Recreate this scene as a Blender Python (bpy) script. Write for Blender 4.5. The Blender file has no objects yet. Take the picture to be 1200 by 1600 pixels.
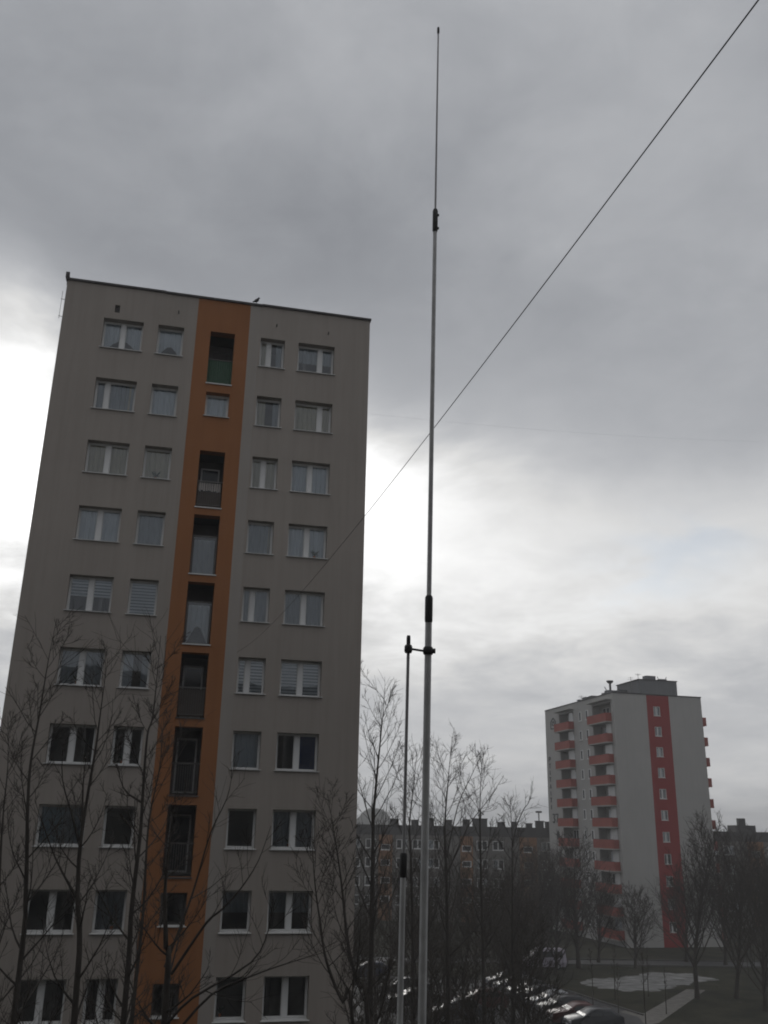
import bpy, math, random
from mathutils import Vector, Matrix
R = math.radians
scene = bpy.context.scene
col = scene.collection

# ------------------------------------------------------------------ camera
CZ = 13.5
PITCH, ROLL, FPX = 0.3309, 0.0196, 1440.0
cam_d = bpy.data.cameras.new('camera')
cam = bpy.data.objects.new('camera', cam_d); col.objects.link(cam)
cam_d.sensor_fit = 'VERTICAL'; cam_d.sensor_height = 36.0; cam_d.sensor_width = 27.0
cam_d.lens = 36.0 * FPX / 1600.0
cam_d.clip_start = 0.05; cam_d.clip_end = 20000
fw = Vector((0, math.cos(PITCH), math.sin(PITCH))); up = Vector((0, -math.sin(PITCH), math.cos(PITCH))); rt = Vector((1, 0, 0))
cr = math.cos(ROLL) * rt + math.sin(ROLL) * up
cu = -math.sin(ROLL) * rt + math.cos(ROLL) * up
m3 = Matrix((cr, cu, -fw)).transposed()
cam.matrix_world = Matrix.Translation((0, 0, CZ)) @ m3.to_4x4()
scene.camera = cam

# ------------------------------------------------------------------ world
SUN_AZ, SUN_EL = R(-12.7), R(20.5)          # azimuth measured from +Y towards +X
world = bpy.data.worlds.new('World'); scene.world = world; world.use_nodes = True
nt = world.node_tree; nt.nodes.clear()
N, Lk = nt.nodes, nt.links
def sock(n, x, v):
    if isinstance(v, (int, float)): n.inputs[x].default_value = v
    else: Lk.new(v, n.inputs[x])
def M(op, a, b=0.0, c=None):
    n = N.new('ShaderNodeMath'); n.operation = op; sock(n, 0, a); sock(n, 1, b)
    if c is not None: sock(n, 2, c)
    return n.outputs[0]
tc = N.new('ShaderNodeTexCoord')
sep = N.new('ShaderNodeSeparateXYZ'); Lk.new(tc.outputs['Generated'], sep.inputs[0])
dx, dy, dz = sep.outputs
az = M('MULTIPLY', M('ARCTAN2', dx, dy), 57.29578)
el = M('MULTIPLY', M('ARCSINE', M('MINIMUM', M('MAXIMUM', dz, -1.0), 1.0)), 57.29578)
zz = M('ADD', M('MAXIMUM', dz, 0.0), 0.22)
cmb = N.new('ShaderNodeCombineXYZ'); Lk.new(M('DIVIDE', dx, zz), cmb.inputs[0]); Lk.new(M('DIVIDE', dy, zz), cmb.inputs[1])
def noise(scale, detail, rough, off):
    mp = N.new('ShaderNodeMapping'); mp.inputs['Location'].default_value = off; Lk.new(cmb.outputs[0], mp.inputs[0])
    n = N.new('ShaderNodeTexNoise'); n.inputs['Scale'].default_value = scale; n.inputs['Detail'].default_value = detail
    n.inputs['Roughness'].default_value = rough; n.inputs['Distortion'].default_value = 0.35; Lk.new(mp.outputs[0], n.inputs['Vector'])
    return n.outputs['Fac']
n_big = noise(1.1, 4, 0.5, (3.1, 1.7, 0))
n_mid = noise(2.6, 7, 0.55, (0.4, 5.2, 1.0))
n_fine = noise(6.5, 8, 0.6, (7.7, 2.2, 2.0))
# the cloud deck's edges wander: shift the direction before the broad brightness terms
az_w = M('ADD', az, M('MULTIPLY', M('SUBTRACT', n_mid, 0.5), 16.0))
el_w = M('ADD', el, M('ADD', M('MULTIPLY', M('SUBTRACT', n_mid, 0.5), 11.0), M('MULTIPLY', M('SUBTRACT', n_fine, 0.5), 3.0)))
def gauss(a0, sa, e0, se):
    u = M('POWER', M('ABSOLUTE', M('DIVIDE', M('SUBTRACT', az_w, a0), sa)), 2.0)
    v = M('POWER', M('ABSOLUTE', M('DIVIDE', M('SUBTRACT', el_w, e0), se)), 2.0)
    return M('EXPONENT', M('MULTIPLY', M('ADD', u, v), -1.0))
lum = M('ADD', 0.285, M('MULTIPLY', gauss(0, 4000, 90, 32), 0.80))
lum = M('ADD', lum, M('MULTIPLY', gauss(0, 4000, 2, 6), 0.30))
lum = M('ADD', lum, M('MULTIPLY', gauss(6, 60, 14.0, 6.5), 0.40))
lum = M('ADD', lum, M('MULTIPLY', gauss(10, 50, 17, 9), 0.13))
lum = M('ADD', lum, M('MULTIPLY', gauss(22, 16, 33, 10), 0.085))
lum = M('ADD', lum, M('MULTIPLY', gauss(-12.7, 13.2, 19.8, 5.4), 1.45))
lum = M('ADD', lum, M('MULTIPLY', gauss(-28, 6, 21.5, 6.2), 1.15))
tex = M('ADD', 0.405, M('ADD', M('MULTIPLY', n_big, 0.42), M('ADD', M('MULTIPLY', n_mid, 0.42), M('MULTIPLY', n_fine, 0.35))))
lum = M('MULTIPLY', lum, tex)
lum = M('MAXIMUM', lum, M('ADD', 0.255, M('MULTIPLY', n_mid, 0.05)))
cool = N.new('ShaderNodeMix'); cool.data_type = 'RGBA'
cool.inputs['A'].default_value = (0.945, 0.985, 1.07, 1); cool.inputs['B'].default_value = (1.0, 1.0, 0.995, 1)
Lk.new(M('MINIMUM', M('MAXIMUM', M('MULTIPLY', M('SUBTRACT', lum, 0.28), 2.2), 0.0), 1.0), cool.inputs['Factor'])
sc = N.new('ShaderNodeVectorMath'); sc.operation = 'SCALE'; Lk.new(cool.outputs['Result'], sc.inputs[0]); Lk.new(M('MULTIPLY', lum, 10.0), sc.inputs['Scale'])
sky = N.new('ShaderNodeTexSky'); sky.sky_type = 'NISHITA'; sky.sun_disc = False
sky.sun_elevation = SUN_EL; sky.sun_rotation = SUN_AZ
gap = M('MULTIPLY', gauss(17.0, 4.2, 15.2, 1.5), 0.45)
mix = N.new('ShaderNodeMix'); mix.data_type = 'RGBA'
Lk.new(gap, mix.inputs['Factor']); Lk.new(sc.outputs[0], mix.inputs['A']); Lk.new(sky.outputs[0], mix.inputs['B'])
bg = N.new('ShaderNodeBackground'); bg.inputs['Strength'].default_value = 0.1
Lk.new(mix.outputs['Result'], bg.inputs['Color'])
wo = N.new('ShaderNodeOutputWorld'); Lk.new(bg.outputs[0], wo.inputs[0])

# ------------------------------------------------------------------ sun (thick cloud: broad and weak)
sd = bpy.data.lights.new('sun', 'SUN'); sd.energy = 0.5; sd.angle = R(20); sd.color = (1.0, 0.97, 0.92)
sun = bpy.data.objects.new('sun', sd); col.objects.link(sun)
sdir = Vector((math.sin(SUN_AZ) * math.cos(SUN_EL), math.cos(SUN_AZ) * math.cos(SUN_EL), math.sin(SUN_EL)))
sun.rotation_euler = sdir.to_track_quat('Z', 'Y').to_euler(); sun.location = (0, 200, 120)
scene.cycles.pixel_filter_type = 'BLACKMAN_HARRIS'; scene.cycles.filter_width = 1.9      # a phone lens, a little soft
vs = scene.view_settings
scene.display_settings.display_device = 'sRGB'
vs.view_transform = 'Standard'; vs.look = 'None'; vs.gamma = 1; vs.exposure = 0; vs.use_curve_mapping = False

# ================================================================== helpers
def tag(o, label=None, cat=None, group=None, kind=None):
    if label: o['label'] = label
    if cat: o['category'] = cat
    if group: o['group'] = group
    if kind: o['kind'] = kind
    return o
def empty(name, loc=(0, 0, 0), rz=0.0):
    o = bpy.data.objects.new(name, None); col.objects.link(o); o.location = loc; o.rotation_euler = (0, 0, rz)
    o.empty_display_size = 0.2
    return o
def link(name, me, parent=None, loc=(0, 0, 0), rot=(0, 0, 0)):
    o = bpy.data.objects.new(name, me); col.objects.link(o); o.parent = parent; o.location = loc; o.rotation_euler = rot
    return o
class MB:
    def __init__(s): s.v = []; s.f = []; s.smooth = []
    def quad(s, a, b, c, d):
        i = len(s.v); s.v += [tuple(a), tuple(b), tuple(c), tuple(d)]; s.f.append((i, i + 1, i + 2, i + 3)); s.smooth.append(False)
    def poly(s, pts):
        i = len(s.v); s.v += [tuple(p) for p in pts]; s.f.append(tuple(range(i, i + len(pts)))); s.smooth.append(False)
    def box(s, x0, x1, y0, y1, z0, z1):
        i = len(s.v)
        s.v += [(x0, y0, z0), (x1, y0, z0), (x1, y1, z0), (x0, y1, z0), (x0, y0, z1), (x1, y0, z1), (x1, y1, z1), (x0, y1, z1)]
        s.f += [(i, i + 3, i + 2, i + 1), (i + 4, i + 5, i + 6, i + 7), (i, i + 1, i + 5, i + 4), (i + 1, i + 2, i + 6, i + 5), (i + 2, i + 3, i + 7, i + 6), (i + 3, i, i + 4, i + 7)]
        s.smooth += [False] * 6
    def tube(s, pts, rads, n=6, caps=True):
        pts = [Vector(p) for p in pts]
        if isinstance(rads, (int, float)): rads = [rads] * len(pts)
        base = len(s.v); ref = None
        for k, p in enumerate(pts):
            t = (pts[min(k + 1, len(pts) - 1)] - pts[max(k - 1, 0)])
            if t.length < 1e-9: t = Vector((0, 0, 1))
            t.normalize()
            if ref is None: ref = t.orthogonal().normalized()
            ref = (ref - t * ref.dot(t))
            if ref.length < 1e-6: ref = t.orthogonal()
            ref.normalize(); b = t.cross(ref)
            for j in range(n):
                a = 2 * math.pi * j / n
                s.v.append(tuple(p + (ref * math.cos(a) + b * math.sin(a)) * rads[k]))
        for k in range(len(pts) - 1):
            for j in range(n):
                a = base + k * n + j; b2 = base + k * n + (j + 1) % n
                s.f.append((a, b2, b2 + n, a + n)); s.smooth.append(True)
        if caps:
            for k0, rev in ((0, True), (len(pts) - 1, False)):
                i0 = len(s.v); s.v += [s.v[base + k0 * n + j] for j in range(n)]
                q = tuple(range(i0, i0 + n)); s.f.append(q[::-1] if rev else q); s.smooth.append(False)
    def prism(s, outline, x0, x1):      # outline in (y,z), extruded along x
        n = len(outline); i = len(s.v)
        s.v += [(x0, y, z) for y, z in outline] + [(x1, y, z) for y, z in outline]
        s.f.append(tuple(range(i, i + n))[::-1]); s.f.append(tuple(range(i + n, i + 2 * n))); s.smooth += [False, False]
        for k in range(n):
            s.f.append((i + k, i + (k + 1) % n, i + n + (k + 1) % n, i + n + k)); s.smooth.append(False)
    def mesh(s, name, mat):
        me = bpy.data.meshes.new(name); me.from_pydata(s.v, [], s.f)
        me.polygons.foreach_set('use_smooth', s.smooth)
        if mat: me.materials.append(mat)
        me.update(); return me
    def build(s, name, mat, parent=None, loc=(0, 0, 0), rot=(0, 0, 0)):
        return link(name, s.mesh(name, mat), parent, loc, rot)

# ------------------------------------------------------------------ materials
def mat_new(name):
    m = bpy.data.materials.new(name); m.use_nodes = True
    return m, m.node_tree, m.node_tree.nodes['Principled BSDF']
def surf(name, c, rough=0.8, var=0.12, scale=3.0, bump=0.0, bscale=60.0, metal=0.0, spec=0.3, c2=None, stretch=None, dirt=0.0):
    m, t, b = mat_new(name)
    b.inputs['Roughness'].default_value = rough; b.inputs['Metallic'].default_value = metal
    b.inputs['Specular IOR Level'].default_value = spec
    tcn = t.nodes.new('ShaderNodeTexCoord'); src = tcn.outputs['Object']
    if stretch:
        mp = t.nodes.new('ShaderNodeMapping'); mp.inputs['Scale'].default_value = stretch; t.links.new(src, mp.inputs[0]); src = mp.outputs[0]
    nz = t.nodes.new('ShaderNodeTexNoise'); nz.inputs['Scale'].default_value = scale; nz.inputs['Detail'].default_value = 6; nz.inputs['Roughness'].default_value = 0.6
    t.links.new(src, nz.inputs['Vector'])
    rp = t.nodes.new('ShaderNodeValToRGB'); rp.color_ramp.elements[0].position = 0.3; rp.color_ramp.elements[1].position = 0.7
    lo = [max(0, x * (1 - var)) for x in c]; hi = [x * (1 + var) for x in (c2 or c)]
    rp.color_ramp.elements[0].color = (*lo, 1); rp.color_ramp.elements[1].color = (*hi, 1)
    t.links.new(nz.outputs['Fac'], rp.inputs[0]); out = rp.outputs[0]
    if dirt:
        mp = t.nodes.new('ShaderNodeMapping'); mp.inputs['Scale'].default_value = (1.6, 1.6, 0.10); t.links.new(tcn.outputs['Object'], mp.inputs[0])
        n2 = t.nodes.new('ShaderNodeTexNoise'); n2.inputs['Scale'].default_value = 2.2; n2.inputs['Detail'].default_value = 8; n2.inputs['Roughness'].default_value = 0.65
        t.links.new(mp.outputs[0], n2.inputs['Vector'])
        r2 = t.nodes.new('ShaderNodeValToRGB'); r2.color_ramp.elements[0].position = 0.42; r2.color_ramp.elements[1].position = 0.75
        k = 1 - dirt; r2.color_ramp.elements[0].color = (1, 1, 1, 1); r2.color_ramp.elements[1].color = (k, k, k * 0.98, 1)
        t.links.new(n2.outputs['Fac'], r2.inputs[0])
        mx = t.nodes.new('ShaderNodeMix'); mx.data_type = 'RGBA'; mx.blend_type = 'MULTIPLY'; mx.inputs['Factor'].default_value = 1
        t.links.new(out, mx.inputs['A']); t.links.new(r2.outputs[0], mx.inputs['B']); out = mx.outputs['Result']
    t.links.new(out, b.inputs['Base Color'])
    if bump:
        n3 = t.nodes.new('ShaderNodeTexNoise'); n3.inputs['Scale'].default_value = bscale; n3.inputs['Detail'].default_value = 4
        t.links.new(tcn.outputs['Object'], n3.inputs['Vector'])
        bp = t.nodes.new('ShaderNodeBump'); bp.inputs['Strength'].default_value = bump; bp.inputs['Distance'].default_value = 0.02
        t.links.new(n3.outputs['Fac'], bp.inputs['Height']); t.links.new(bp.outputs[0], b.inputs['Normal'])
    return m
def glass(name, tint=(0.90, 0.93, 0.94), refl=1.0):
    m, t, b = mat_new(name); t.nodes.remove(b)
    o = t.nodes['Material Output']
    tr = t.nodes.new('ShaderNodeBsdfTransparent'); tr.inputs[0].default_value = (*tint, 1)
    gl = t.nodes.new('ShaderNodeBsdfGlossy'); gl.inputs['Roughness'].default_value = 0.02; gl.inputs[0].default_value = (refl * 0.95, refl * 0.98, refl, 1)
    fr = t.nodes.new('ShaderNodeFresnel'); fr.inputs[0].default_value = 2.0
    tcn = t.nodes.new('ShaderNodeTexCoord'); nz = t.nodes.new('ShaderNodeTexNoise'); nz.inputs['Scale'].default_value = 1.2
    t.links.new(tcn.outputs['Object'], nz.inputs['Vector'])
    bp = t.nodes.new('ShaderNodeBump'); bp.inputs['Strength'].default_value = 0.05; bp.inputs['Distance'].default_value = 0.05
    t.links.new(nz.outputs['Fac'], bp.inputs['Height']); t.links.new(bp.outputs[0], gl.inputs['Normal'])
    mx = t.nodes.new('ShaderNodeMixShader'); t.links.new(fr.outputs[0], mx.inputs[0]); t.links.new(tr.outputs[0], mx.inputs[1]); t.links.new(gl.outputs[0], mx.inputs[2])
    t.links.new(mx.outputs[0], o.inputs[0])
    return m
MT = dict(
    beige=surf('beige_render', (0.312, 0.279, 0.250), 0.9, 0.05, 0.35, 0.25, 90, dirt=0.12),
    greyband=surf('grey_render_band', (0.322, 0.294, 0.268), 0.9, 0.04, 0.5, 0.25, 90, dirt=0.08),
    orange=surf('orange_render', (0.285, 0.122, 0.051), 0.9, 0.05, 0.4, 0.25, 90, dirt=0.12),
    white=surf('white_plastic', (0.64, 0.64, 0.63), 0.45, 0.03, 4.0),
    sill=surf('painted_metal_sill', (0.56, 0.56, 0.55), 0.45, 0.05, 3.0),
    flash=surf('dark_roof_flashing', (0.055, 0.05, 0.05), 0.6, 0.15, 2.0),
    roof=surf('bitumen_roof', (0.07, 0.07, 0.072), 0.9, 0.15, 1.0),
    glass=glass('window_glass'),
    curtain=surf('net_curtain', (0.74, 0.77, 0.80), 0.9, 0.10, 5.0, stretch=(9, 1, 0.4)),
    curtain_d=surf('grey_curtain', (0.48, 0.51, 0.54), 0.9, 0.15, 5.0, stretch=(9, 1, 0.4)),
    curtain_c=surf('cream_curtain', (0.66, 0.61, 0.50), 0.9, 0.12, 5.0, stretch=(9, 1, 0.4)),
    pot=surf('clay_pot', (0.22, 0.10, 0.06), 0.8, 0.1, 6.0),
    leaf=surf('pot_plant_leaf', (0.045, 0.075, 0.035), 0.7, 0.3, 12.0),
    curtain_b=surf('pale_blue_curtain', (0.50, 0.60, 0.66), 0.9, 0.06, 4.0, stretch=(9, 1, 0.4)),
    blind=surf('white_roller_blind', (0.78, 0.80, 0.82), 0.8, 0.03, 4.0),
    blindgap=surf('sheer_blind_stripe', (0.30, 0.34, 0.38), 0.8, 0.05, 4.0),
    blue=surf('dark_blue_blind', (0.06, 0.10, 0.24), 0.8, 0.06, 4.0),
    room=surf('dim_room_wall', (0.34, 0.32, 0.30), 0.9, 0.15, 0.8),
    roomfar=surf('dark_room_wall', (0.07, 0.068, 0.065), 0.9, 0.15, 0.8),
    green=surf('green_corrugated_panel', (0.03, 0.07, 0.042), 0.6, 0.12, 6.0, stretch=(10, 1, 0.6)),
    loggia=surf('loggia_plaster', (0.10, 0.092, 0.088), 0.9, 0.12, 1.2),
    rail=surf('painted_railing', (0.10, 0.095, 0.09), 0.5, 0.1, 8.0),
    railpale=surf('pale_railing_cloth', (0.50, 0.46, 0.43), 0.8, 0.12, 9.0),
    brownpanel=surf('brown_balustrade_panel', (0.075, 0.06, 0.05), 0.7, 0.15, 4.0),
    tgrey=surf('grey_render_far', (0.385, 0.376, 0.362), 0.9, 0.05, 0.25, 0.2, 60, dirt=0.08),
    tgrey2=surf('grey_render_recess', (0.33, 0.32, 0.30), 0.9, 0.06, 0.3),
    tred=surf('dark_red_render', (0.255, 0.030, 0.028), 0.9, 0.06, 0.3, 0.2, 60, dirt=0.08),
    balc=surf('faded_red_balcony', (0.30, 0.078, 0.060), 0.85, 0.12, 0.8, dirt=0.18),
    hut=surf('dark_grey_roof_hut', (0.17, 0.173, 0.18), 0.85, 0.08, 0.6, dirt=0.15),
    letter=surf('dark_letter_metal', (0.045, 0.045, 0.045), 0.6, 0.1, 4.0),
    lowwall=surf('grey_panel_block', (0.155, 0.146, 0.134), 0.9, 0.12, 0.25, dirt=0.15),
    lowdark=surf('dark_attic_panel', (0.06, 0.057, 0.055), 0.9, 0.15, 0.5),
    loworange=surf('ochre_stair_panel', (0.24, 0.122, 0.058), 0.9, 0.12, 0.4, dirt=0.12),
    alu=surf('aluminium_tube', (0.64, 0.645, 0.645), 0.5, 0.16, 9.0, metal=0.12, spec=0.5),
    steel=surf('dull_steel_rod', (0.45, 0.45, 0.455), 0.5, 0.06, 12.0, metal=0.2),
    rubber=surf('black_rubber', (0.062, 0.062, 0.064), 0.6, 0.1, 20.0),
    cable=surf('black_cable', (0.045, 0.04, 0.04), 0.6, 0.05, 20.0),
    bark=surf('dark_bark', (0.05, 0.043, 0.037), 0.95, 0.3, 9.0, 0.6, 40, stretch=(1, 1, 0.25)),
    bark2=surf('brown_bark', (0.052, 0.043, 0.035), 0.95, 0.3, 6.0, 0.5, 30, stretch=(1, 1, 0.25)),
    twig=surf('twig_bark', (0.062, 0.053, 0.046), 0.95, 0.25, 5.0),
    twig2=surf('brown_twig_bark', (0.046, 0.038, 0.031), 0.95, 0.25, 3.0),
    feather=surf('dark_feather', (0.03, 0.03, 0.034), 0.7, 0.2, 30.0),
    tyre=surf('tyre_rubber', (0.02, 0.02, 0.02), 0.85, 0.1, 20.0),
    rim=surf('wheel_alloy', (0.40, 0.40, 0.41), 0.35, 0.05, 10.0, metal=0.8),
    lamp=surf('headlamp_glass', (0.55, 0.56, 0.58), 0.12, 0.05, 10.0, spec=0.6),
    tail=surf('red_tail_lamp', (0.28, 0.02, 0.02), 0.2, 0.05, 10.0, spec=0.6),
    carglass=surf('car_window_glass', (0.02, 0.022, 0.024), 0.08, 0.05, 2.0, spec=0.5),
    dimglass=surf('dull_window_glass', (0.03, 0.032, 0.034), 0.3, 0.05, 2.0, spec=0.15),
    plate=surf('white_plate', (0.6, 0.6, 0.6), 0.5, 0.02, 5.0),
    asphalt=surf('wet_asphalt', (0.035, 0.035, 0.036), 0.7, 0.25, 1.2, 0.3, 30, spec=0.4),
    lot=surf('pale_concrete_yard', (0.024, 0.024, 0.019), 0.85, 0.3, 1.3, 0.3, 20, c2=(0.22, 0.22, 0.22), stretch=(0.5, 1.6, 1)),
    path=surf('paving_path', (0.125, 0.118, 0.108), 0.8, 0.3, 1.5, 0.3, 20),
    kerb=surf('concrete_kerb', (0.10, 0.098, 0.094), 0.85, 0.12, 2.0),
    hillm=surf('wooded_hill', (0.075, 0.075, 0.065), 1.0, 0.35, 0.06),
    home=surf('grey_apartment_render', (0.11, 0.105, 0.10), 0.9, 0.1, 0.3),
)
def car_paint(name, c):
    m, t, b = mat_new(name)
    b.inputs['Base Color'].default_value = (*c, 1); b.inputs['Roughness'].default_value = 0.32; b.inputs['Coat Weight'].default_value = 0.35; b.inputs['Coat Roughness'].default_value = 0.14
    tcn = t.nodes.new('ShaderNodeTexCoord'); nz = t.nodes.new('ShaderNodeTexNoise'); nz.inputs['Scale'].default_value = 3; nz.inputs['Detail'].default_value = 6
    t.links.new(tcn.outputs['Object'], nz.inputs['Vector'])
    rp = t.nodes.new('ShaderNodeValToRGB'); rp.color_ramp.elements[0].color = (*[x * 0.85 for x in c], 1); rp.color_ramp.elements[1].color = (*[min(1, x * 1.12 + 0.006) for x in c], 1)
    t.links.new(nz.outputs['Fac'], rp.inputs[0]); t.links.new(rp.outputs[0], b.inputs['Base Color'])
    return m
def grass_mat():
    m, t, b = mat_new('winter_grass'); b.inputs['Roughness'].default_value = 1.0; b.inputs['Specular IOR Level'].default_value = 0.1
    tcn = t.nodes.new('ShaderNodeTexCoord')
    def nz(s, d):
        n = t.nodes.new('ShaderNodeTexNoise'); n.inputs['Scale'].default_value = s; n.inputs['Detail'].default_value = d; n.inputs['Roughness'].default_value = 0.65
        t.links.new(tcn.outputs['Object'], n.inputs['Vector']); return n.outputs['Fac']
    r1 = t.nodes.new('ShaderNodeValToRGB'); e = r1.color_ramp.elements
    e[0].position = 0.35; e[0].color = (0.016, 0.017, 0.011, 1); e[1].position = 0.65; e[1].color = (0.044, 0.041, 0.028, 1)
    t.links.new(nz(0.35, 10), r1.inputs[0])
    r2 = t.nodes.new('ShaderNodeValToRGB'); e = r2.color_ramp.elements; e[0].position = 0.62; e[0].color = (0, 0, 0, 1); e[1].position = 0.72; e[1].color = (1, 1, 1, 1)
    t.links.new(nz(0.12, 12), r2.inputs[0])
    mx = t.nodes.new('ShaderNodeMix'); mx.data_type = 'RGBA'; t.links.new(r2.outputs[0], mx.inputs['Factor']); t.links.new(r1.outputs[0], mx.inputs['A']); mx.inputs['B'].default_value = (0.17, 0.168, 0.16, 1)
    t.links.new(mx.outputs['Result'], b.inputs['Base Color'])
    bp = t.nodes.new('ShaderNodeBump'); bp.inputs['Strength'].default_value = 0.8; bp.inputs['Distance'].default_value = 0.15
    t.links.new(nz(4, 8), bp.inputs['Height']); t.links.new(bp.outputs[0], b.inputs['Normal'])
    return m
MT['grass'] = grass_mat()

# ================================================================== ground
g = MB(); n = 24; S = 1200.0
for i in range(n):
    for j in range(n):
        x0, x1 = -S + 2 * S * i / n, -S + 2 * S * (i + 1) / n; y0, y1 = -S + 2 * S * j / n, -S + 2 * S * (j + 1) / n
        g.quad((x0, y0, 0), (x1, y0, 0), (x1, y1, 0), (x0, y1, 0))
tag(g.build('ground', MT['grass']), kind='structure')
def ragged(pts, step=0.6, amp=0.55, seed=5):
    rr = random.Random(seed); out = []
    for (a, b) in zip(pts, pts[1:] + pts[:1]):
        d = math.hypot(b[0] - a[0], b[1] - a[1]); q = max(1, int(d / step))
        for i in range(q):
            t = i / q; out.append((a[0] + (b[0] - a[0]) * t + rr.uniform(-amp, amp), a[1] + (b[1] - a[1]) * t + rr.uniform(-amp, amp)))
    return out
def sheet(name, pts, z, mat):
    m = MB(); m.poly([(x, y, z) for x, y in pts]); return tag(m.build(name, mat), kind='structure')
# car park lane, diagonal, and the spur it leaves from
sheet('car_park', [(-30, 74), (3, 66), (20.2, 74.5), (21.0, 81), (17.2, 92), (12.5, 97.5), (-30, 104)], 0.004, MT['asphalt'])
sheet('road', [(-60, 108.4), (10, 109.2), (60, 111.5), (60, 115.5), (10, 113.2), (-60, 112.4)], 0.004, MT['asphalt'])
sheet('yard', ragged([(19.4, 95.2), (23, 92.6), (26.6, 94.0), (30.0, 97.6), (33.5, 101.2), (33.0, 104.4), (29.0, 104.9), (24.2, 101.2), (20.4, 99.0)]), 0.004, MT['lot'])
sheet('path', [(20.2, 77.2), (21.5, 78.2), (30.4, 94.2), (28.8, 94.6), (21.4, 82.0), (20.3, 83.4), (19.6, 82.4), (20.6, 80.4)], 0.012, MT['path'])
k = MB()
def kerb_line(mb, pts, w=0.15, h=0.12):
    for (a, b) in zip(pts, pts[1:]):
        a = Vector((*a, 0)); b = Vector((*b, 0)); t = (b - a).normalized(); q = Vector((-t.y, t.x, 0)) * w * 0.5
        lo = [a - q, b - q, b + q, a + q]; i = len(mb.v)
        mb.v += [tuple(p) for p in lo] + [(p.x, p.y, h) for p in lo]
        mb.f += [(i + 4, i + 5, i + 6, i + 7), (i, i + 1, i + 5, i + 4), (i + 1, i + 2, i + 6, i + 5), (i + 2, i + 3, i + 7, i + 6), (i + 3, i, i + 4, i + 7)]; mb.smooth += [False] * 5
kerb_line(k, [(21.1, 81.1), (17.3, 92.1), (12.6, 97.6), (-30, 104.1)])
kerb_line(k, [(-60, 108.2), (10, 109.0), (60, 111.3)]); kerb_line(k, [(-60, 112.6), (10, 113.4), (60, 115.7)])
tag(k.build('kerb', MT['kerb']), kind='structure')
hm = MB(); rnd = random.Random(4)
def hill(cx, cy, rx, ry, h):
    nr, na = 26, 110; base = len(hm.v)
    for i in range(nr + 1):
        t = i / nr
        for j in range(na):
            a = 2 * math.pi * j / na; z = h * math.sqrt(max(0, 1 - t ** 2.4)) * (1 + 0.05 * math.sin(3 * a + 1) + 0.16 * min(1, 2.5 * t) * (rnd.random() - 0.5)) - 0.5
            hm.v.append((cx + rx * t * math.cos(a), cy + ry * t * math.sin(a), z))
    for i in range(nr):
        for j in range(na):
            a = base + i * na + j; b = base + i * na + (j + 1) % na; hm.f.append((a, b, b + na, a + na)); hm.smooth.append(True)
hill(-3, 640, 16, 40, 25)
hill(24, 660, 40, 40, 14)
tag(hm.build('hill', MT['hillm']), kind='structure')

# ================================================================== near tower block
YAW = 0.2195
def holed(mb, u0, u1, z0, z1, holes, depth=0.42, y=0.0):
    us = sorted({u0, u1, *[h[0] for h in holes], *[h[1] for h in holes]}); zs = sorted({z0, z1, *[h[2] for h in holes], *[h[3] for h in holes]})
    us = [u for u in us if u0 <= u <= u1]; zs = [z for z in zs if z0 <= z <= z1]
    for a, b in zip(us, us[1:]):
        for c, d in zip(zs, zs[1:]):
            mu, mz = (a + b) / 2, (c + d) / 2
            if any(h[0] < mu < h[1] and h[2] < mz < h[3] for h in holes): continue
            mb.quad((a, y, c), (b, y, c), (b, y, d), (a, y, d))
    for (a, b, c, d) in [h[:4] for h in holes]:
        e = y + depth
        mb.quad((a, y, c), (b, y, c), (b, e, c), (a, e, c)); mb.quad((a, y, d), (a, e, d), (b, e, d), (b, y, d))
        mb.quad((a, y, c), (a, e, c), (a, e, d), (a, y, d)); mb.quad((b, y, c), (b, y, d), (b, e, d), (b, e, c))
T = empty('apartment_tower', (-11.55, 33.0, 0), YAW)
tag(T, 'tall beige apartment tower with an orange loggia strip up its middle', 'apartment tower')
U0, U1, ZR, DEP = -1.61, 11.04, 34.52, 11.5
sillz = lambda k: 15.44 + (k - 5) * 2.7
COLS = dict(A=(0.0, 1.575), B=(2.165, 3.205), C=(6.375, 7.40), D=(7.975, 9.535))
HW = 1.34
OU0, OU1 = 3.69, 5.86
left_h = [(a, b, sillz(k), sillz(k) + HW) for k in range(0, 12) for c in 'AB' for a, b in [COLS[c]]]
right_h = [(a, b, sillz(k), sillz(k) + HW) for k in range(0, 12) for c in 'CD' for a, b in [COLS[c]]]
vent_holes = [(0.37, 0.57, 33.28, 33.62)]
w = MB()
holed(w, U0, OU0, 0, ZR, left_h + vent_holes); holed(w, OU1 + 0.42, U1, 0, ZR, right_h)
w.quad((U0, 0, 0), (U0, 0, ZR), (U0, DEP, ZR), (U0, DEP, 0)); w.quad((U1, 0, 0), (U1, DEP, 0), (U1, DEP, ZR), (U1, 0, ZR)); w.quad((U0, DEP, 0), (U0, DEP, ZR), (U1, DEP, ZR), (U1, DEP, 0))
w.build('wall', MT['beige'], T)
w = MB(); holed(w, OU1, OU1 + 0.42, 0, ZR, []); w.build('grey_wall_band', MT['greyband'], T)
LB = {k: 25.25 + (k - 9) * 2.69 for k in (9, 8, 7, 6, 5, 4)}
logg = {11: (4.29, 5.29, 30.61, 32.98), **{k: (4.29, 5.28, z, z + 2.36) for k, z in LB.items()}}
ow = {10: (4.33, 5.27, 29.14, 30.2), 3: (4.33, 5.2, 10.25, 11.3), 2: (4.33, 5.2, 7.5, 8.5)}
ws = MB(); holed(ws, OU0, OU1, 0, ZR, list(logg.values()) + list(ow.values()), 0.42)
ws.build('orange_wall_strip', MT['orange'], T)
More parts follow.
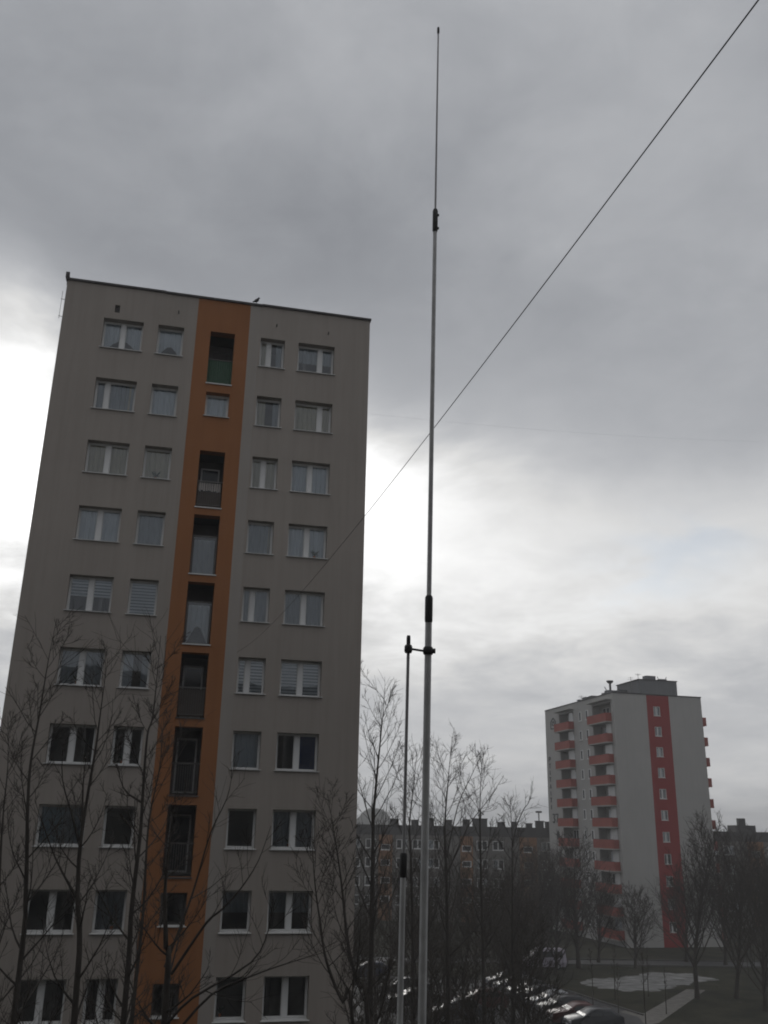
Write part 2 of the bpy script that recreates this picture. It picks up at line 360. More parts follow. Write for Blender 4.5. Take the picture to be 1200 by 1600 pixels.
r = MB(); r.quad((U0, 0.0, ZR), (U1, 0.0, ZR), (U1, DEP, ZR), (U0, DEP, ZR)); r.build('roof', MT['roof'], T)
# coping: pressed flashing sections along the edge, slightly uneven
x = U0 - 0.05; rnd = random.Random(2); cop = MB(); i = 0
while x < U1 + 0.03:
    x2 = min(x + 2.0, U1 + 0.05); dz = rnd.uniform(-0.012, 0.012)
    c = MB(); c.box(x + 0.003, x2 - 0.003, -0.07, 0.3, ZR - 0.05 + dz, ZR + 0.04 + dz); c.build('flashing', MT['flash'], T); x = x2
for (xa, xb) in ((U0 - 0.07, U0 + 0.28), (U1 - 0.28, U1 + 0.06)):
    c = MB(); c.box(xa, xb, 0.31, DEP, ZR - 0.05, ZR + 0.04); c.build('side_flashing', MT['flash'], T)
c = MB(); c.prism([(-0.08, ZR + 0.06), (0.30, ZR + 0.06), (0.30, ZR + 0.16), (0.05, ZR + 0.19), (-0.08, ZR + 0.30)], U0 - 0.09, U0 + 0.06); c.build('upturned_flashing_corner', MT['flash'], T)
# rooms behind the glass
rm = MB()
for (a, b) in ((U0 + 0.3, OU0 - 0.05), (OU1 + 0.05, U1 - 0.3)):
    rm.quad((a, 1.9, 0), (b, 1.9, 0), (b, 1.9, ZR - 0.5), (a, 1.9, ZR - 0.5))
    for k in range(0, 13):
        zf = sillz(k) - 0.85; rm.box(a, b, 0.43, 1.9, zf - 0.2, zf)
    rm.quad((a, 0.43, 0), (a, 1.9, 0), (a, 1.9, ZR - 0.5), (a, 0.43, ZR - 0.5)); rm.quad((b, 0.43, 0), (b, 1.9, 0), (b, 1.9, ZR - 0.5), (b, 0.43, ZR - 0.5))
    for um in ((a + b) / 2,): rm.box(um - 0.06, um + 0.06, 0.47, 1.9, 0, ZR - 0.5)
rm.build('room_wall', MT['room'], T)
vp = MB()
for q in range(5): vp.box(0.37, 0.57, 0.06 + 0.0, 0.09, 33.285 + q * 0.07, 33.315 + q * 0.07)
vp.quad((0.37, 0.2, 33.28), (0.57, 0.2, 33.28), (0.57, 0.2, 33.62), (0.37, 0.2, 33.62)); vp.build('vent_grille', MT['rail'], T)
for (u, z) in ((2.92, 33.62), (7.0, 33.6), (9.22, 33.55)):
    hk = MB(); hk.tube([(u, 0.02, z), (u, -0.10, z), (u, -0.12, z + 0.06)], 0.025, 6); hk.build('wall_hook', MT['rail'], T)
br = MB()
for z in (33.1, 33.9): br.tube([(U0, 0.6, z), (U0 - 0.25, 0.6, z + 0.03)], 0.012, 5)
br.tube([(U0 - 0.22, 0.6, 33.0), (U0 - 0.22, 0.6, 34.3)], 0.009, 5); br.build('wall_aerial', MT['rail'], T)

FB = 0.045          # frame width
def frame_mesh(W, H, split):
    m = MB(); y0, y1 = 0.24, 0.31
    m.box(0, W, y0, y1, 0, FB); m.box(0, W, y0, y1, H - FB, H); m.box(0, FB, y0, y1, FB, H - FB); m.box(W - FB, W, y0, y1, FB, H - FB)
    if split: m.box(split * W - 0.085, split * W + 0.085, y0 - 0.012, y1 - 0.012, FB, H - FB)
    # slimmer sash profile a little behind the frame
    lo = FB; hi = [(FB, W - FB)] if not split else [(FB, split * W - 0.085), (split * W + 0.085, W - FB)]
    for a, b in hi:
        m.box(a, b, y0 + 0.02, y1 - 0.005, FB, FB + 0.035); m.box(a, b, y0 + 0.02, y1 - 0.005, H - FB - 0.035, H - FB)
        m.box(a, a + 0.035, y0 + 0.02, y1 - 0.005, FB + 0.035, H - FB - 0.035); m.box(b - 0.035, b, y0 + 0.02, y1 - 0.005, FB + 0.035, H - FB - 0.035)
    return m.mesh('window', MT['white']), [(a + 0.035, b - 0.035) for a, b in hi]
cache = {}
def curtain_mesh(W, H, mat, seed, part=(0, 1), drop=1.0, scallop=False):
    m = MB(); rr = random.Random(seed); n = max(8, int((part[1] - part[0]) * W * 22)); a0 = part[0] * W; a1 = part[1] * W; ph = rr.uniform(0, 6)
    zt = H - 0.03; prev = None
    for i in range(n + 1):
        t = i / n; x = a0 + (a1 - a0) * t; yy = 0.37 + 0.022 * math.sin(x * 34 + ph) + 0.012 * math.sin(x * 71 + ph * 2)
        zb = zt - (zt - 0.02) * drop
        if scallop: zb = 0.02 + (H * 0.42) * (math.sin(math.pi * t) ** 1.4)
        cur = ((x, yy, zb), (x, yy + 0.01, zt))
        if prev: m.quad(prev[0], cur[0], cur[1], prev[1])
        prev = cur
    return m.mesh('curtain', mat)
def blind_mesh(W, H, mat, drop=1.0):
    m = MB(); z = H - 0.06; zb = H - 0.06 - (H - 0.12) * drop; i = 0
    while z > zb:
        m.box(0.05, W - 0.05, 0.318, 0.326, z - 0.072, z); z -= 0.118
    i0 = len(m.f); m.quad((0.05, 0.33, zb), (W - 0.05, 0.33, zb), (W - 0.05, 0.33, H - 0.06), (0.05, 0.33, H - 0.06))
    me = m.mesh('blind', mat); me.materials.append(MT['blindgap']); me.polygons[i0].material_index = 1
    return me
SP = {'A': {11: .5, 10: .29, 4: None}, 'B': {5: .5, 2: .5}, 'C': {11: .37, 9: .46, 7: .37, 6: .37}, 'D': {11: .63, 10: .69}}
DR = {('A', 11): 'scal', ('B', 11): 'scal', ('A', 10): 'half', ('B', 10): 'net', ('A', 9): 'net', ('B', 9): 'net', ('A', 8): 'net', ('B', 8): 'netd', ('A', 7): 'blindhalf', ('B', 7): 'blind',
      ('A', 6): 'netd', ('B', 6): 'side', ('A', 5): 0, ('B', 5): 0, ('A', 4): 'blueleft', ('B', 4): 0, ('A', 3): 0, ('B', 3): 'netd', ('A', 2): 0, ('B', 2): 0,
      ('C', 11): 'side', ('D', 11): 'top', ('C', 10): 'side', ('D', 10): 'net', ('C', 9): 'net', ('D', 9): 'net', ('C', 8): 'half', ('D', 8): 'net', ('C', 7): 'netd', ('D', 7): 'netd',
      ('C', 6): 'blind', ('D', 6): 'blind', ('C', 5): 'net', ('D', 5): 'blueright', ('C', 4): 0, ('D', 4): 'netd', ('C', 3): 'top', ('D', 3): 'top', ('C', 2): 0, ('D', 2): 0}
def add_window(parent, u, z, W, H, split, dress, seed):
    key = (round(W, 3), round(H, 3), split)
    if key not in cache:
        fm, panes = frame_mesh(W, H, split); pm = []
        for a, b in panes:
            p = MB(); p.quad((a, 0.285, FB + 0.035), (b, 0.285, FB + 0.035), (b, 0.285, H - FB - 0.035), (a, 0.285, H - FB - 0.035)); pm.append(p.mesh('pane', MT['glass']))
        s = MB(); s.prism([(-0.145, -0.03), (-0.145, -0.005), (0.245, 0.02), (0.245, -0.012)], -0.05, W + 0.05)
        cache[key] = (fm, pm, s.mesh('sill', MT['sill']))
    fm, pm, sm = cache[key]; rr = random.Random(seed)
    f = link('window', fm, parent, (u, 0.07, z))
    for p in pm: link('pane', p, f, (0, 0, 0), (rr.uniform(-.006, .006), 0, rr.uniform(-.01, .01)))
    link('sill', sm, f)
    n = rr.choice((MT['curtain'], MT['curtain'], MT['curtain_c'])); d = MT['curtain_d']
    if rr.random() < .3 and dress in ('net', 'netd', 0, 'top', 'half'):
        px = rr.uniform(.2, W - .2); q = MB(); q.tube([(px, .33, .06), (px, .33, .18)], [.05, .065], 8); pot = q.build('plant_pot', MT['pot'], f)
        q = MB()
        for _ in range(14):
            a = rr.uniform(0, 6.28); l = rr.uniform(.12, .3); c_, s_ = math.cos(a), abs(math.sin(a)) * .25; z1 = .18 + l; w_ = .03
            q.poly([(px, .33, .18), (px + c_ * l * .4 - w_, .33 - s_ * .02, .18 + l * .6), (px + c_ * l * .8, .33 - s_ * .04, z1), (px + c_ * l * .4 + w_, .33 - s_ * .02, .18 + l * .55)])
        tag(q.build('foliage', MT['leaf'], f), kind='stuff')
    def cu(m): link('curtain', m, f)
    if dress == 'net': cu(curtain_mesh(W, H, n, seed))
    elif dress == 'netd': cu(curtain_mesh(W, H, d, seed))
    elif dress == 'scal': cu(curtain_mesh(W, H, n, seed, scallop=True))
    elif dress == 'half': cu(curtain_mesh(W, H, d, seed)); cu(curtain_mesh(W, H, n, seed + 1, (0.82, 1)))
    elif dress == 'side': cu(curtain_mesh(W, H, n, seed, (0, .40))); cu(curtain_mesh(W, H, d, seed + 1, (0.7, 1)))
    elif dress == 'top': cu(curtain_mesh(W, H, d, seed, drop=0.55))
    elif dress == 'blind': link('blind', blind_mesh(W, H, MT['blind']), f)
    elif dress == 'blindhalf': link('blind', blind_mesh(W, H, MT['blind'], 0.5), f)
    elif dress == 'blueleft': cu(curtain_mesh(W, H, MT['curtain_b'], seed, (0, .52))); cu(curtain_mesh(W, H, d, seed, (.52, 1)))
    elif dress == 'blueright':
        b = MB(); b.quad((W * .55, 0.34, 0.05), (W - .06, 0.34, 0.05), (W - .06, 0.34, H - .06), (W * .55, 0.34, H - .06)); b.build('blind', MT['blue'], f)
    return f
seed = 10
for k in range(1, 12):
    for c in 'ABCD':
        a, b = COLS[c]; seed += 3
        dflt = .5 if c in 'AD' else None
        add_window(T, a, sillz(k), b - a, HW, SP[c].get(k, dflt), DR.get((c, k), 0), seed)
for k, (a, b, c, d) in ow.items():
    wn = add_window(T, a, c, b - a, d - c, None, 'net' if k == 10 else 0, 500 + k)
    if k != 10: wn.data = wn.data.copy(); wn.data.materials[0] = MT['rail']
for k, (a, b, c, d) in logg.items():
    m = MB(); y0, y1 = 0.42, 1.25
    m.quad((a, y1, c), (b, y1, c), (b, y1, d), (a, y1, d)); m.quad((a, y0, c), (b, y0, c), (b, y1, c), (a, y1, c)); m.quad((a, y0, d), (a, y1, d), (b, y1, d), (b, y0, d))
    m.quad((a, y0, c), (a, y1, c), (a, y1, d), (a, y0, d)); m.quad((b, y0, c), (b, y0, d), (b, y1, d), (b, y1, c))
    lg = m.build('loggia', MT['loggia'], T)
    s = MB(); s.box(a - 0.03, b + 0.03, -0.05, 0.0, c - 0.05, c - 0.005); s.build('loggia_sill', MT['sill'] if k not in (6, 5, 4) else MT['loggia'], lg)
    if k in (11,):
        q = MB(); n = 22; W = b - a
        for i in range(n): 
            xa = a + W * i / n; xb = a + W * (i + 1) / n; ya = 0.10 + (0.02 if i % 2 else 0); yb = 0.10 + (0.02 if (i + 1) % 2 else 0)
            q.quad((xa, ya, c + 0.06), (xb, yb, c + 0.06), (xb, yb, c + 1.1), (xa, ya, c + 1.1))
        q.build('green_balustrade_panel', MT['green'], lg)
        h = MB(); h.box(a, b, 0.08, 0.14, c + 1.1, c + 1.14); h.build('handrail', MT['rail'], lg)
        door = MB(); door.box(a + 0.1, a + 0.16, 1.19, 1.24, c + 0.02, c + 2.1); door.box(b - 0.16, b - 0.1, 1.19, 1.24, c + 0.02, c + 2.1); door.box(a + .16, b - .16, 1.19, 1.24, c + 2.04, c + 2.1); door.build('door_frame', MT['rail'], lg)
    elif k in (8, 7):
        # glazed-in: a framed pane fills the lower three quarters
        f = MB(); zt = c + (1.62 if k == 8 else 1.70)
        for (x0, x1, z0, z1) in ((a + .02, a + .08, c + .02, zt), (b - .08, b - .02, c + .02, zt), (a + .08, b - .08, c + .02, c + .08), (a + .08, b - .08, zt - .06, zt)): f.box(x0, x1, 0.30, 0.36, z0, z1)
        f.build('glazing_frame', MT['rail'], lg)
        p = MB(); p.quad((a + .08, .33, c + .08), (b - .08, .33, c + .08), (b - .08, .33, zt - .06), (a + .08, .33, zt - .06)); p.build('pane', MT['glass'], lg)
        cm = curtain_mesh(b - a - .2, zt - c - .2, MT['curtain_d'] if k == 8 else MT['curtain'], 700 + k, scallop=(k == 7)); link('curtain', cm, lg, (a + .1, .12, c + .1))
    else:
        q = MB(); q.box(a, b, 0.06, 0.10, c + 1.06, c + 1.11); q.build('handrail', MT['rail'], lg)
        q = MB(); q.box(a, b, 0.06, 0.10, c + 0.10, c + 0.13); q.build('bottom_rail', MT['rail'], lg)
        for i in range(1, 12):
            bx = a + (b - a) * i / 12; bb = MB(); bb.box(bx - .009, bx + .009, 0.07, 0.09, c + 0.13, c + 1.06); bb.build('baluster', MT['rail'], lg)
        if k == 9:
            cl = MB()
            for i in range(9):
                x0 = a + 0.06 + i * 0.098; cl.box(x0, x0 + .085, 0.12, 0.135, c + 0.72 + 0.02 * math.sin(i * 2.1), c + 1.05)
            cl.build('laundry', MT['railpale'], lg)
            q = MB(); q.box(a + .02, b - .02, 0.14, 0.16, c + 0.05, c + 0.68); q.build('balustrade_panel', MT['brownpanel'], lg)
        if k == 6:
            q = MB(); q.box(a + .02, b - .02, 0.14, 0.16, c + 0.05, c + 1.04); q.build('balustrade_panel', MT['brownpanel'], lg)
        dw = MB(); dw.box(a + .12, a + .18, 1.2, 1.245, c + .1, c + 2.05); dw.box(b - .18, b - .12, 1.2, 1.245, c + .1, c + 2.05); dw.box(a + .18, b - .18, 1.2, 1.245, c + 1.99, c + 2.05); dw.box(a + .18, b - .18, 1.2, 1.245, c + .1, c + .16)
        dw.build('door_frame', MT['sill'], lg)
        p = MB(); p.quad((a + .18, 1.22, c + .16), (b - .18, 1.22, c + .16), (b - .18, 1.22, c + 1.99), (a + .18, 1.22, c + 1.99)); p.build('pane', MT['carglass'], lg)

# bird on the roof edge
bu = 6.08
ang = Vector((math.cos(YAW), math.sin(YAW), 0)); bp0 = Vector((-11.55, 33.0, 0)) + ang * bu + Vector((math.sin(YAW), -math.cos(YAW), 0)) * -0.08
B = empty('bird', (bp0.x, bp0.y, ZR + 0.075), R(30))
tag(B, 'small dark bird perched on the roof edge of the beige tower', 'bird')
bm = MB()
spine = [(-0.17, 0, 0.07), (-0.10, 0, 0.10), (-0.04, 0, 0.14), (0.03, 0, 0.20), (0.065, 0, 0.26), (0.085, 0, 0.30), (0.10, 0, 0.335), (0.135, 0, 0.335), (0.165, 0, 0.325)]
bm.tube(spine, [0.012, 0.03, 0.065, 0.075, 0.058, 0.038, 0.040, 0.022, 0.004], 10); bm.build('body', MT['feather'], B)
for s in (-1, 1):
    bm = MB(); bm.tube([(0.05, s * .06, .24), (0.0, s * .075, .18), (-.08, s * .05, .11), (-.16, s * .02, .06)], [0.02, 0.03, 0.022, 0.006], 6); bm.build('wing', MT['feather'], B)
    bm = MB(); bm.tube([(0.01, s * .025, .13), (0.02, s * .025, .0)], 0.007, 5); bm.tube([(-.01, s * .025, .004), (0.055, s * .03, .004)], 0.006, 4); bm.build('leg', MT['feather'], B)

# ================================================================== far tower
FY = R(14)
F = empty('far_apartment_tower', (31.45, 126.0, 0), FY)       # local x: along the gable, local y: along the balcony side
tag(F, 'distant grey apartment tower with red balconies and a red stair stripe', 'apartment tower')
GW, GL, FR = 13.44, 22.4, 31.5
fl = lambda i: 28.72 - 2.7 * i            # stair window sills
SW = (6.0, 7.03); NF = 11
st_h = [(SW[0], SW[1], fl(i), fl(i) + 1.25) for i in range(NF)]
w = MB(); holed(w, 0, 5.04, 0, FR, []); holed(w, 8.42, GW, 0, FR, []); w.quad((GW, 0, 0), (GW, GL, 0), (GW, GL, FR), (GW, 0, FR)); w.quad((0, GL, 0), (0, GL, FR), (GW, GL, FR), (GW, GL, 0))
# balcony side, at x = 0, built as holes in (y,z)
bal_h = []; n_h = []
for i in range(NF):
    zb = fl(i) - 0.98
    bal_h += [(0.75, 6.2, zb + 0.15, zb + 2.62), (12.4, 17.3, zb + 0.15, zb + 2.62)]
    n_h += [(7.5, 8.45, fl(i) + 0.02, fl(i) + 1.36), (9.7, 10.6, fl(i) + 0.02, fl(i) + 1.36)]
s = MB(); holed(s, 0, GL, 0, FR, bal_h + n_h, 0.2)
for q, v in enumerate(s.v):
    if 0.15 < v[1] < .25 and (7.3 < v[0] < 10.8): s.v[q] = (v[0], 0.09, v[2])
for v in s.v: w.v.append((v[1], v[0], v[2]))
off = len(w.v) - len(s.v)
w.f += [tuple(off + i for i in f[::-1]) for f in s.f]; w.smooth += s.smooth
w.build('wall', MT['tgrey'], F)
w = MB(); holed(w, 5.04, 8.42, 0, FR, st_h, 0.2); w.build('red_wall_stripe', MT['tred'], F)
w = MB(); w.quad((0, 0, FR), (GW, 0, FR), (GW, GL, FR), (0, GL, FR)); w.build('roof', MT['roof'], F)
w = MB(); w.box(-0.06, GW + .06, -0.06, 0.25, FR - .02, FR + .13); w.box(-0.06, 0.25, 0.26, GL, FR - .02, FR + .13); w.box(GW - .25, GW + .06, 0.26, GL, FR - .02, FR + .13); w.build('flashing', MT['flash'], F)
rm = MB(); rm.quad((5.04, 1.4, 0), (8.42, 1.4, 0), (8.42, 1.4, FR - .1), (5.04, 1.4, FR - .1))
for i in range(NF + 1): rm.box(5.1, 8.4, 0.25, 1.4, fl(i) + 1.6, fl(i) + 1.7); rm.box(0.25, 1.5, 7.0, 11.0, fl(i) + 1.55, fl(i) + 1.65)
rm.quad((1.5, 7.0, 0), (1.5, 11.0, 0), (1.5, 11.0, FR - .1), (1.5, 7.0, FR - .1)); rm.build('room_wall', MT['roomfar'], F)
def simple_frame(W, H, split, b=0.08):
    m = MB(); m.box(0, W, .06, .14, 0, b); m.box(0, W, .06, .14, H - b, H); m.box(0, b, .06, .14, b, H - b); m.box(W - b, W, .06, .14, b, H - b)
    if split: m.box(W * split - .08, W * split + .08, .05, .13, b, H - b)
    m.box(-.04, W + .04, -.06, .06, -.05, -.005)
    p = MB(); p.quad((b, .11, b), (W - b, .11, b), (W - b, .11, H - b), (b, .11, H - b))
    return m.mesh('window', MT['white']), p.mesh('pane', MT['glass'])
sf = simple_frame(SW[1] - SW[0], 1.25, .42); nf = simple_frame(0.92, 1.34, None, .10); 
p = MB(); p.quad((.10, .12, .10), (.52, .12, .10), (.52, .12, 1.24), (.10, .12, 1.24)); nf = (nf[0], p.mesh('pane', MT['dimglass']))
p = MB(); p.quad((.52, .118, .10), (.82, .118, .10), (.82, .118, 1.24), (.52, .118, 1.24)); ncur = p.mesh('curtain', MT['white'])
rnd = random.Random(8)
for i in range(NF):
    f = link('window', sf[0], F, (SW[0], 0, fl(i))); link('pane', sf[1], f)
    if i % 3 != 1: link('curtain', curtain_mesh(.9, 1.1, MT['curtain_d'], i), f, (.06, .1, .06))
    for y0 in (7.5 + .95, 9.7 + .9):
        f = link('window', nf[0], F, (-.055, y0, fl(i) + .02), (0, 0, -math.pi / 2)); link('pane', nf[1], f)
        link('curtain', ncur, f)
def balcony_set(y0, y1, zb, i):
    # loggia box behind the wall plane
    m = MB(); X = 1.3
    m.quad((X, y0, zb), (X, y1, zb), (X, y1, zb + 2.62), (X, y0, zb + 2.62)); m.quad((.2, y0, zb + .15), (X, y0, zb + .15), (X, y1, zb + .15), (.2, y1, zb + .15)); m.quad((.2, y0, zb + 2.62), (X, y0, zb + 2.62), (X, y1, zb + 2.62), (.2, y1, zb + 2.62))
    m.quad((.2, y0, zb), (X, y0, zb), (X, y0, zb + 2.62), (.2, y0, zb + 2.62)); m.quad((.2, y1, zb), (X, y1, zb), (X, y1, zb + 2.62), (.2, y1, zb + 2.62))
    lg = m.build('loggia', MT['tgrey2'], F)
    Wd = y1 - y0
    # french window and window in the back wall
    for (a, b, c, d) in ((.08, .30, 0.2, 2.2), (.50, .86, 1.0, 2.3)):
        f = MB(); ya, yb = y0 + a * Wd, y0 + b * Wd; q = 0.07
        f.box(X - .06, X - .01, ya, yb, zb + c, zb + c + q); f.box(X - .06, X - .01, ya, yb, zb + d - q, zb + d)
        f.box(X - .06, X - .01, ya, ya + q, zb + c + q, zb + d - q); f.box(X - .06, X - .01, yb - q, yb, zb + c + q, zb + d - q)
        if a > .4: f.box(X - .07, X - .02, (ya + yb) / 2 - .07, (ya + yb) / 2 + .07, zb + c + q, zb + d - q)
        f.build('window_frame', MT['white'], lg)
        p = MB(); p.quad((X - .03, ya + q, zb + c + q), (X - .03, yb - q, zb + c + q), (X - .03, yb - q, zb + d - q), (X - .03, ya + q, zb + d - q)); p.build('pane', rnd.choice((MT['carglass'], MT['curtain_d'], MT['dimglass'], MT['curtain'])), lg)
    # pale curtain hung at the near end of the balcony
    if rnd.random() < 0.9:
        n = 8; c = MB(); ya = y0 + 0.02 * Wd; yb = ya + (0.26 + 0.14 * rnd.random()) * Wd
        for q in range(n):
            a = ya + (yb - ya) * q / n; b = ya + (yb - ya) * (q + 1) / n; xa = -.03 + .05 * (q % 2); xb = -.03 + .05 * ((q + 1) % 2)
            c.quad((xa, a, zb + 1.1), (xb, b, zb + 1.1), (xb, b, zb + 2.5), (xa, a, zb + 2.5))
        c.build('curtain', MT['white'], lg)
    # projecting parapet
    p = 0.85; m = MB(); t = .07
    m.box(-p, -p + t, y0 - .1, y1 + .1, zb + .06, zb + 1.16); m.box(-p + t, -.002, y0 - .1, y0 - .1 + t, zb + .06, zb + 1.16); m.box(-p + t, -.002, y1 + .1 - t, y1 + .1, zb + .06, zb + 1.16)
    bb = m.build('balcony', MT['balc'], F)
    sl = MB(); sl.box(-p - .02, -.002, y0 - .12, y1 + .12, zb - .1, zb + .055); sl.build('balcony_slab', MT['tgrey2'], bb)
    hr = MB(); hr.box(-p - .015, -p + t + .015, y0 - .115, y1 + .115, zb + 1.165, zb + 1.20); hr.build('handrail', MT['flash'], bb)
for i in range(NF):
    zb = fl(i) - 0.98
    balcony_set(0.75, 6.2, zb, i); balcony_set(12.4, 17.3, zb, i)
    m = MB(); m.box(GW + .002, GW + .85, 0.45, 6.0, zb, zb + .12); m.box(GW + .79, GW + .85, 0.45, 6.0, zb + .125, zb + 1.15); m.box(GW + .002, GW + .79, 0.45, 0.51, zb + .125, zb + 1.15); m.build('side_balcony', MT['balc'], F)
for (a, b) in ((0.55, 6.4), (12.2, 17.5)):
    m = MB(); m.box(-.8, -.002, a, b, FR - .85, FR - .73); m.build('canopy_slab', MT['tgrey2'], F)
# stair and lift hut on the roof
m = MB(); m.box(4.3, 10.1, 0.35, 6.6, FR + .01, FR + 2.05); hut = m.build('roof_hut', MT['hut'], F)
m = MB(); m.box(4.2, 10.2, 0.27, 6.7, FR + 2.06, FR + 2.18); m.build('hut_roof', MT['flash'], hut)
m = MB(); m.box(6.4, 7.9, 2.0, 3.0, FR + 2.19, FR + 3.0); m.build('vent_stack', MT['hut'], hut)
m = MB(); m.box(8.5, 9.6, 2.0, 2.7, FR + 2.19, FR + 2.65); m.tube([(8.5, 2.3, FR + 2.6), (8.35, 2.3, FR + 3.0)], .05, 5); m.tube([(9.6, 2.3, FR + 2.6), (9.75, 2.3, FR + 3.0)], .05, 5); m.build('vent_stack', MT['hut'], hut)
m = MB(); m.box(2.1, 3.5, 5.3, 6.3, FR + .01, FR + 1.2); m.tube([(2.2, 5.8, FR + 1.2), (1.9, 5.8, FR + 1.7)], .06, 5); vs_ = m.build('vent_stack', MT['hut'], F)
m = MB(); m.tube([(2.8, 5.8, FR + 1.2), (2.8, 5.8, FR + 2.2)], .16, 8); m.tube([(2.8, 5.8, FR + 2.2), (2.8, 5.8, FR + 2.35), (2.8, 5.8, FR + 2.6)], [.2, .42, .5], 10); m.build('vent_cowl', MT['flash'], vs_)
for (y0, y1, h) in ((8.0, 9.0, .35), (10.0, 11.2, .4), (12.2, 12.8, .3)):
    m = MB(); m.box(1.0, 1.8, y0, y1, FR + .01, FR + h + .25); m.box(.9, 1.9, y0 - .1, y1 + .1, FR + h + .26, FR + h + .34); m.build('vent_stack', MT['hut'], F)
def aerial(x, y, z, h, parent):
    m = MB(); m.tube([(x, y, z), (x, y, z + h)], .03, 5)
    for q, l in ((.95, .8), (.85, 1.0), (.75, .5)): m.tube([(x - l / 2, y, z + h * q), (x + l / 2, y, z + h * q)], .018, 4)
    m.build('aerial', MT['rail'], parent)
m = MB(); m.box(3.0, 4.1, 3.6, 4.9, FR + .01, FR + .95); m.box(2.9, 4.2, 3.5, 5.0, FR + .952, FR + 1.04); m.build('vent_stack', MT['hut'], F)
m = MB(); m.box(1.2, 1.9, 4.8, 5.5, FR + .01, FR + .7); m.build('vent_stack', MT['hut'], F)
aerial(2.5, 14.5, FR, 1.6, F); aerial(3.8, 1.6, FR + .01, 2.6, F); aerial(4.6, 1.0, FR + 2.19, .8, hut)
# house emblem, letters, number on the balcony side (outer normal is -x; reading direction is -y)
em = MB()
def ebar(mb, a, b, wd, x0=-.06, x1=-.004):   # bar between two (y,z) points
    a = Vector((0, *a)); b = Vector((0, *b)); t = (b - a).normalized(); q = Vector((0, -t.z, t.y)) * wd / 2
    p = [a - q, b - q, b + q, a + q]; mb.prism([(v.y, v.z) for v in p], x0, x1)
ey, ez = 19.45, 29.3
for a, b in (((ey - .9, ez - .75), (ey - .9, ez + .25)), ((ey - .98, ez + .2), (ey, ez + .85)), ((ey, ez + .85), (ey + .98, ez + .2)), ((ey + .9, ez + .25), (ey + .9, ez - .75)), ((ey + .9, ez - .75), (ey - .1, ez - .75)), ((ey + .35, ez - .3), (ey + .35, ez + .25)), ((ey + .35, ez + .25), (ey - .35, ez + .25)), ((ey - .35, ez + .25), (ey - .35, ez - .3)), ((ey - .35, ez - .3), (ey + .1, ez - .3))):
    ebar(em, a, b, .15)
em.build('house_emblem', MT['letter'], F)
strokes = {'P': [((0, 0), (0, 1)), ((0, 1), (1, 1)), ((1, 1), (1, .5)), ((1, .5), (0, .5))], 'T': [((0, 1), (1, 1)), ((.5, 0), (.5, 1))], 'I': [((.5, 0), (.5, 1))], 'L': [((.2, 0), (.2, 1)), ((.2, 0), (.9, 0))], 'A': [((0, 0), (.5, 1)), ((1, 0), (.5, 1)), ((.2, .4), (.8, .4))]}
strokes['3'] = [((0, 1), (1, 1)), ((1, 1), (.45, .55)), ((.45, .55), (1, .3)), ((1, .3), (.6, 0)), ((.6, 0), (0, .08))]
strokes['7'] = [((0, 1), (1, 1)), ((1, 1), (.35, 0))]
def glyph(name, ch, y, z, wd, h, t):
    m = MB()
    for kx, ((a, b), (c, d)) in enumerate(strokes[ch]): ebar(m, (y - a * wd, z + b * h), (y - c * wd, z + d * h), t, -.06 - .003 * kx, -.004 - .0005 * kx)
    m.build(name, MT['letter'], F)
for q, ch in enumerate('PTITAITI'): glyph('wall_letter', ch, 21.5, 23.75 - q * 1.0, .5, .62, .15)
glyph('number_three', '3', 20.9, 14.85, .82, 1.15, .2); glyph('number_seven', '7', 19.8, 14.85, .82, 1.15, .2)
m = MB()
for q in range(12):
    a, b = 2 * math.pi * q / 12, 2 * math.pi * (q + 1) / 12
    m.poly([(-.05, 19.2, 13.1), (-.05, 19.2 + .55 * math.cos(a), 13.1 + .55 * math.sin(a)), (-.05, 19.2 + .55 * math.cos(b), 13.1 + .55 * math.sin(b))])
m.build('round_wall_plaque', MT['letter'], F)

# ================================================================== low block behind
LBK = empty('low_apartment_block', (-25.0, 156.0, 0), 0)
tag(LBK, 'long five storey grey block with ochre stair strips behind bare trees', 'apartment block')
LW = 100.0; LR = 14.1
strips = [(25.2, 27.4), (38.2, 40.2), (47.6, 50.4), (59.5, 61.8), (71.5, 73.8), (84.0, 86.6)]
lz = [10.55, 7.78, 5.0, 2.25]
wins = []; u = 1.2
while u < LW - 3:
    if not any(a - 1.9 < u < b + .3 for a, b in strips): wins.append(u); u += 2.55 if len(wins) % 3 else 3.3
    else: u += .4
lh = [(u, u + 1.75, z, z + 1.4) for u in wins for z in lz]
segs = []; p = 0
for a, b in strips: segs.append((p, a)); p = b
segs.append((p, LW))
w = MB(); od = MB(); sh = []
for a, b in segs: holed(w, a, b, 0, 12.6, [h for h in lh if a < h[0] and h[1] < b], .2)
for a, b in strips:
    od = MB(); hs = [(a + (b - a) / 2 - .75, a + (b - a) / 2 + .75, z - 1.0, z - .1) for z in (11.3, 9.0, 6.4, 3.7)]; sh += hs; holed(od, a, b, 0, 12.6, hs, .2); od.build('ochre_wall_strip', MT['loworange'], LBK)
w.quad((0, 0, 0), (0, 0, LR), (0, 11, LR), (0, 11, 0)); w.quad((LW, 0, 0), (LW, 11, 0), (LW, 11, LR), (LW, 0, LR)); w.quad((0, 11, 0), (0, 11, LR), (LW, 11, LR), (LW, 11, 0))
w.build('wall', MT['lowwall'], LBK)
m = MB(); m.box(0, LW, -.05, .3, 12.603, LR); m.build('attic_wall', MT['lowdark'], LBK)
m = MB(); m.quad((0, .3, LR - .05), (LW, .3, LR - .05), (LW, 11, LR - .05), (0, 11, LR - .05)); m.build('roof', MT['roof'], LBK)
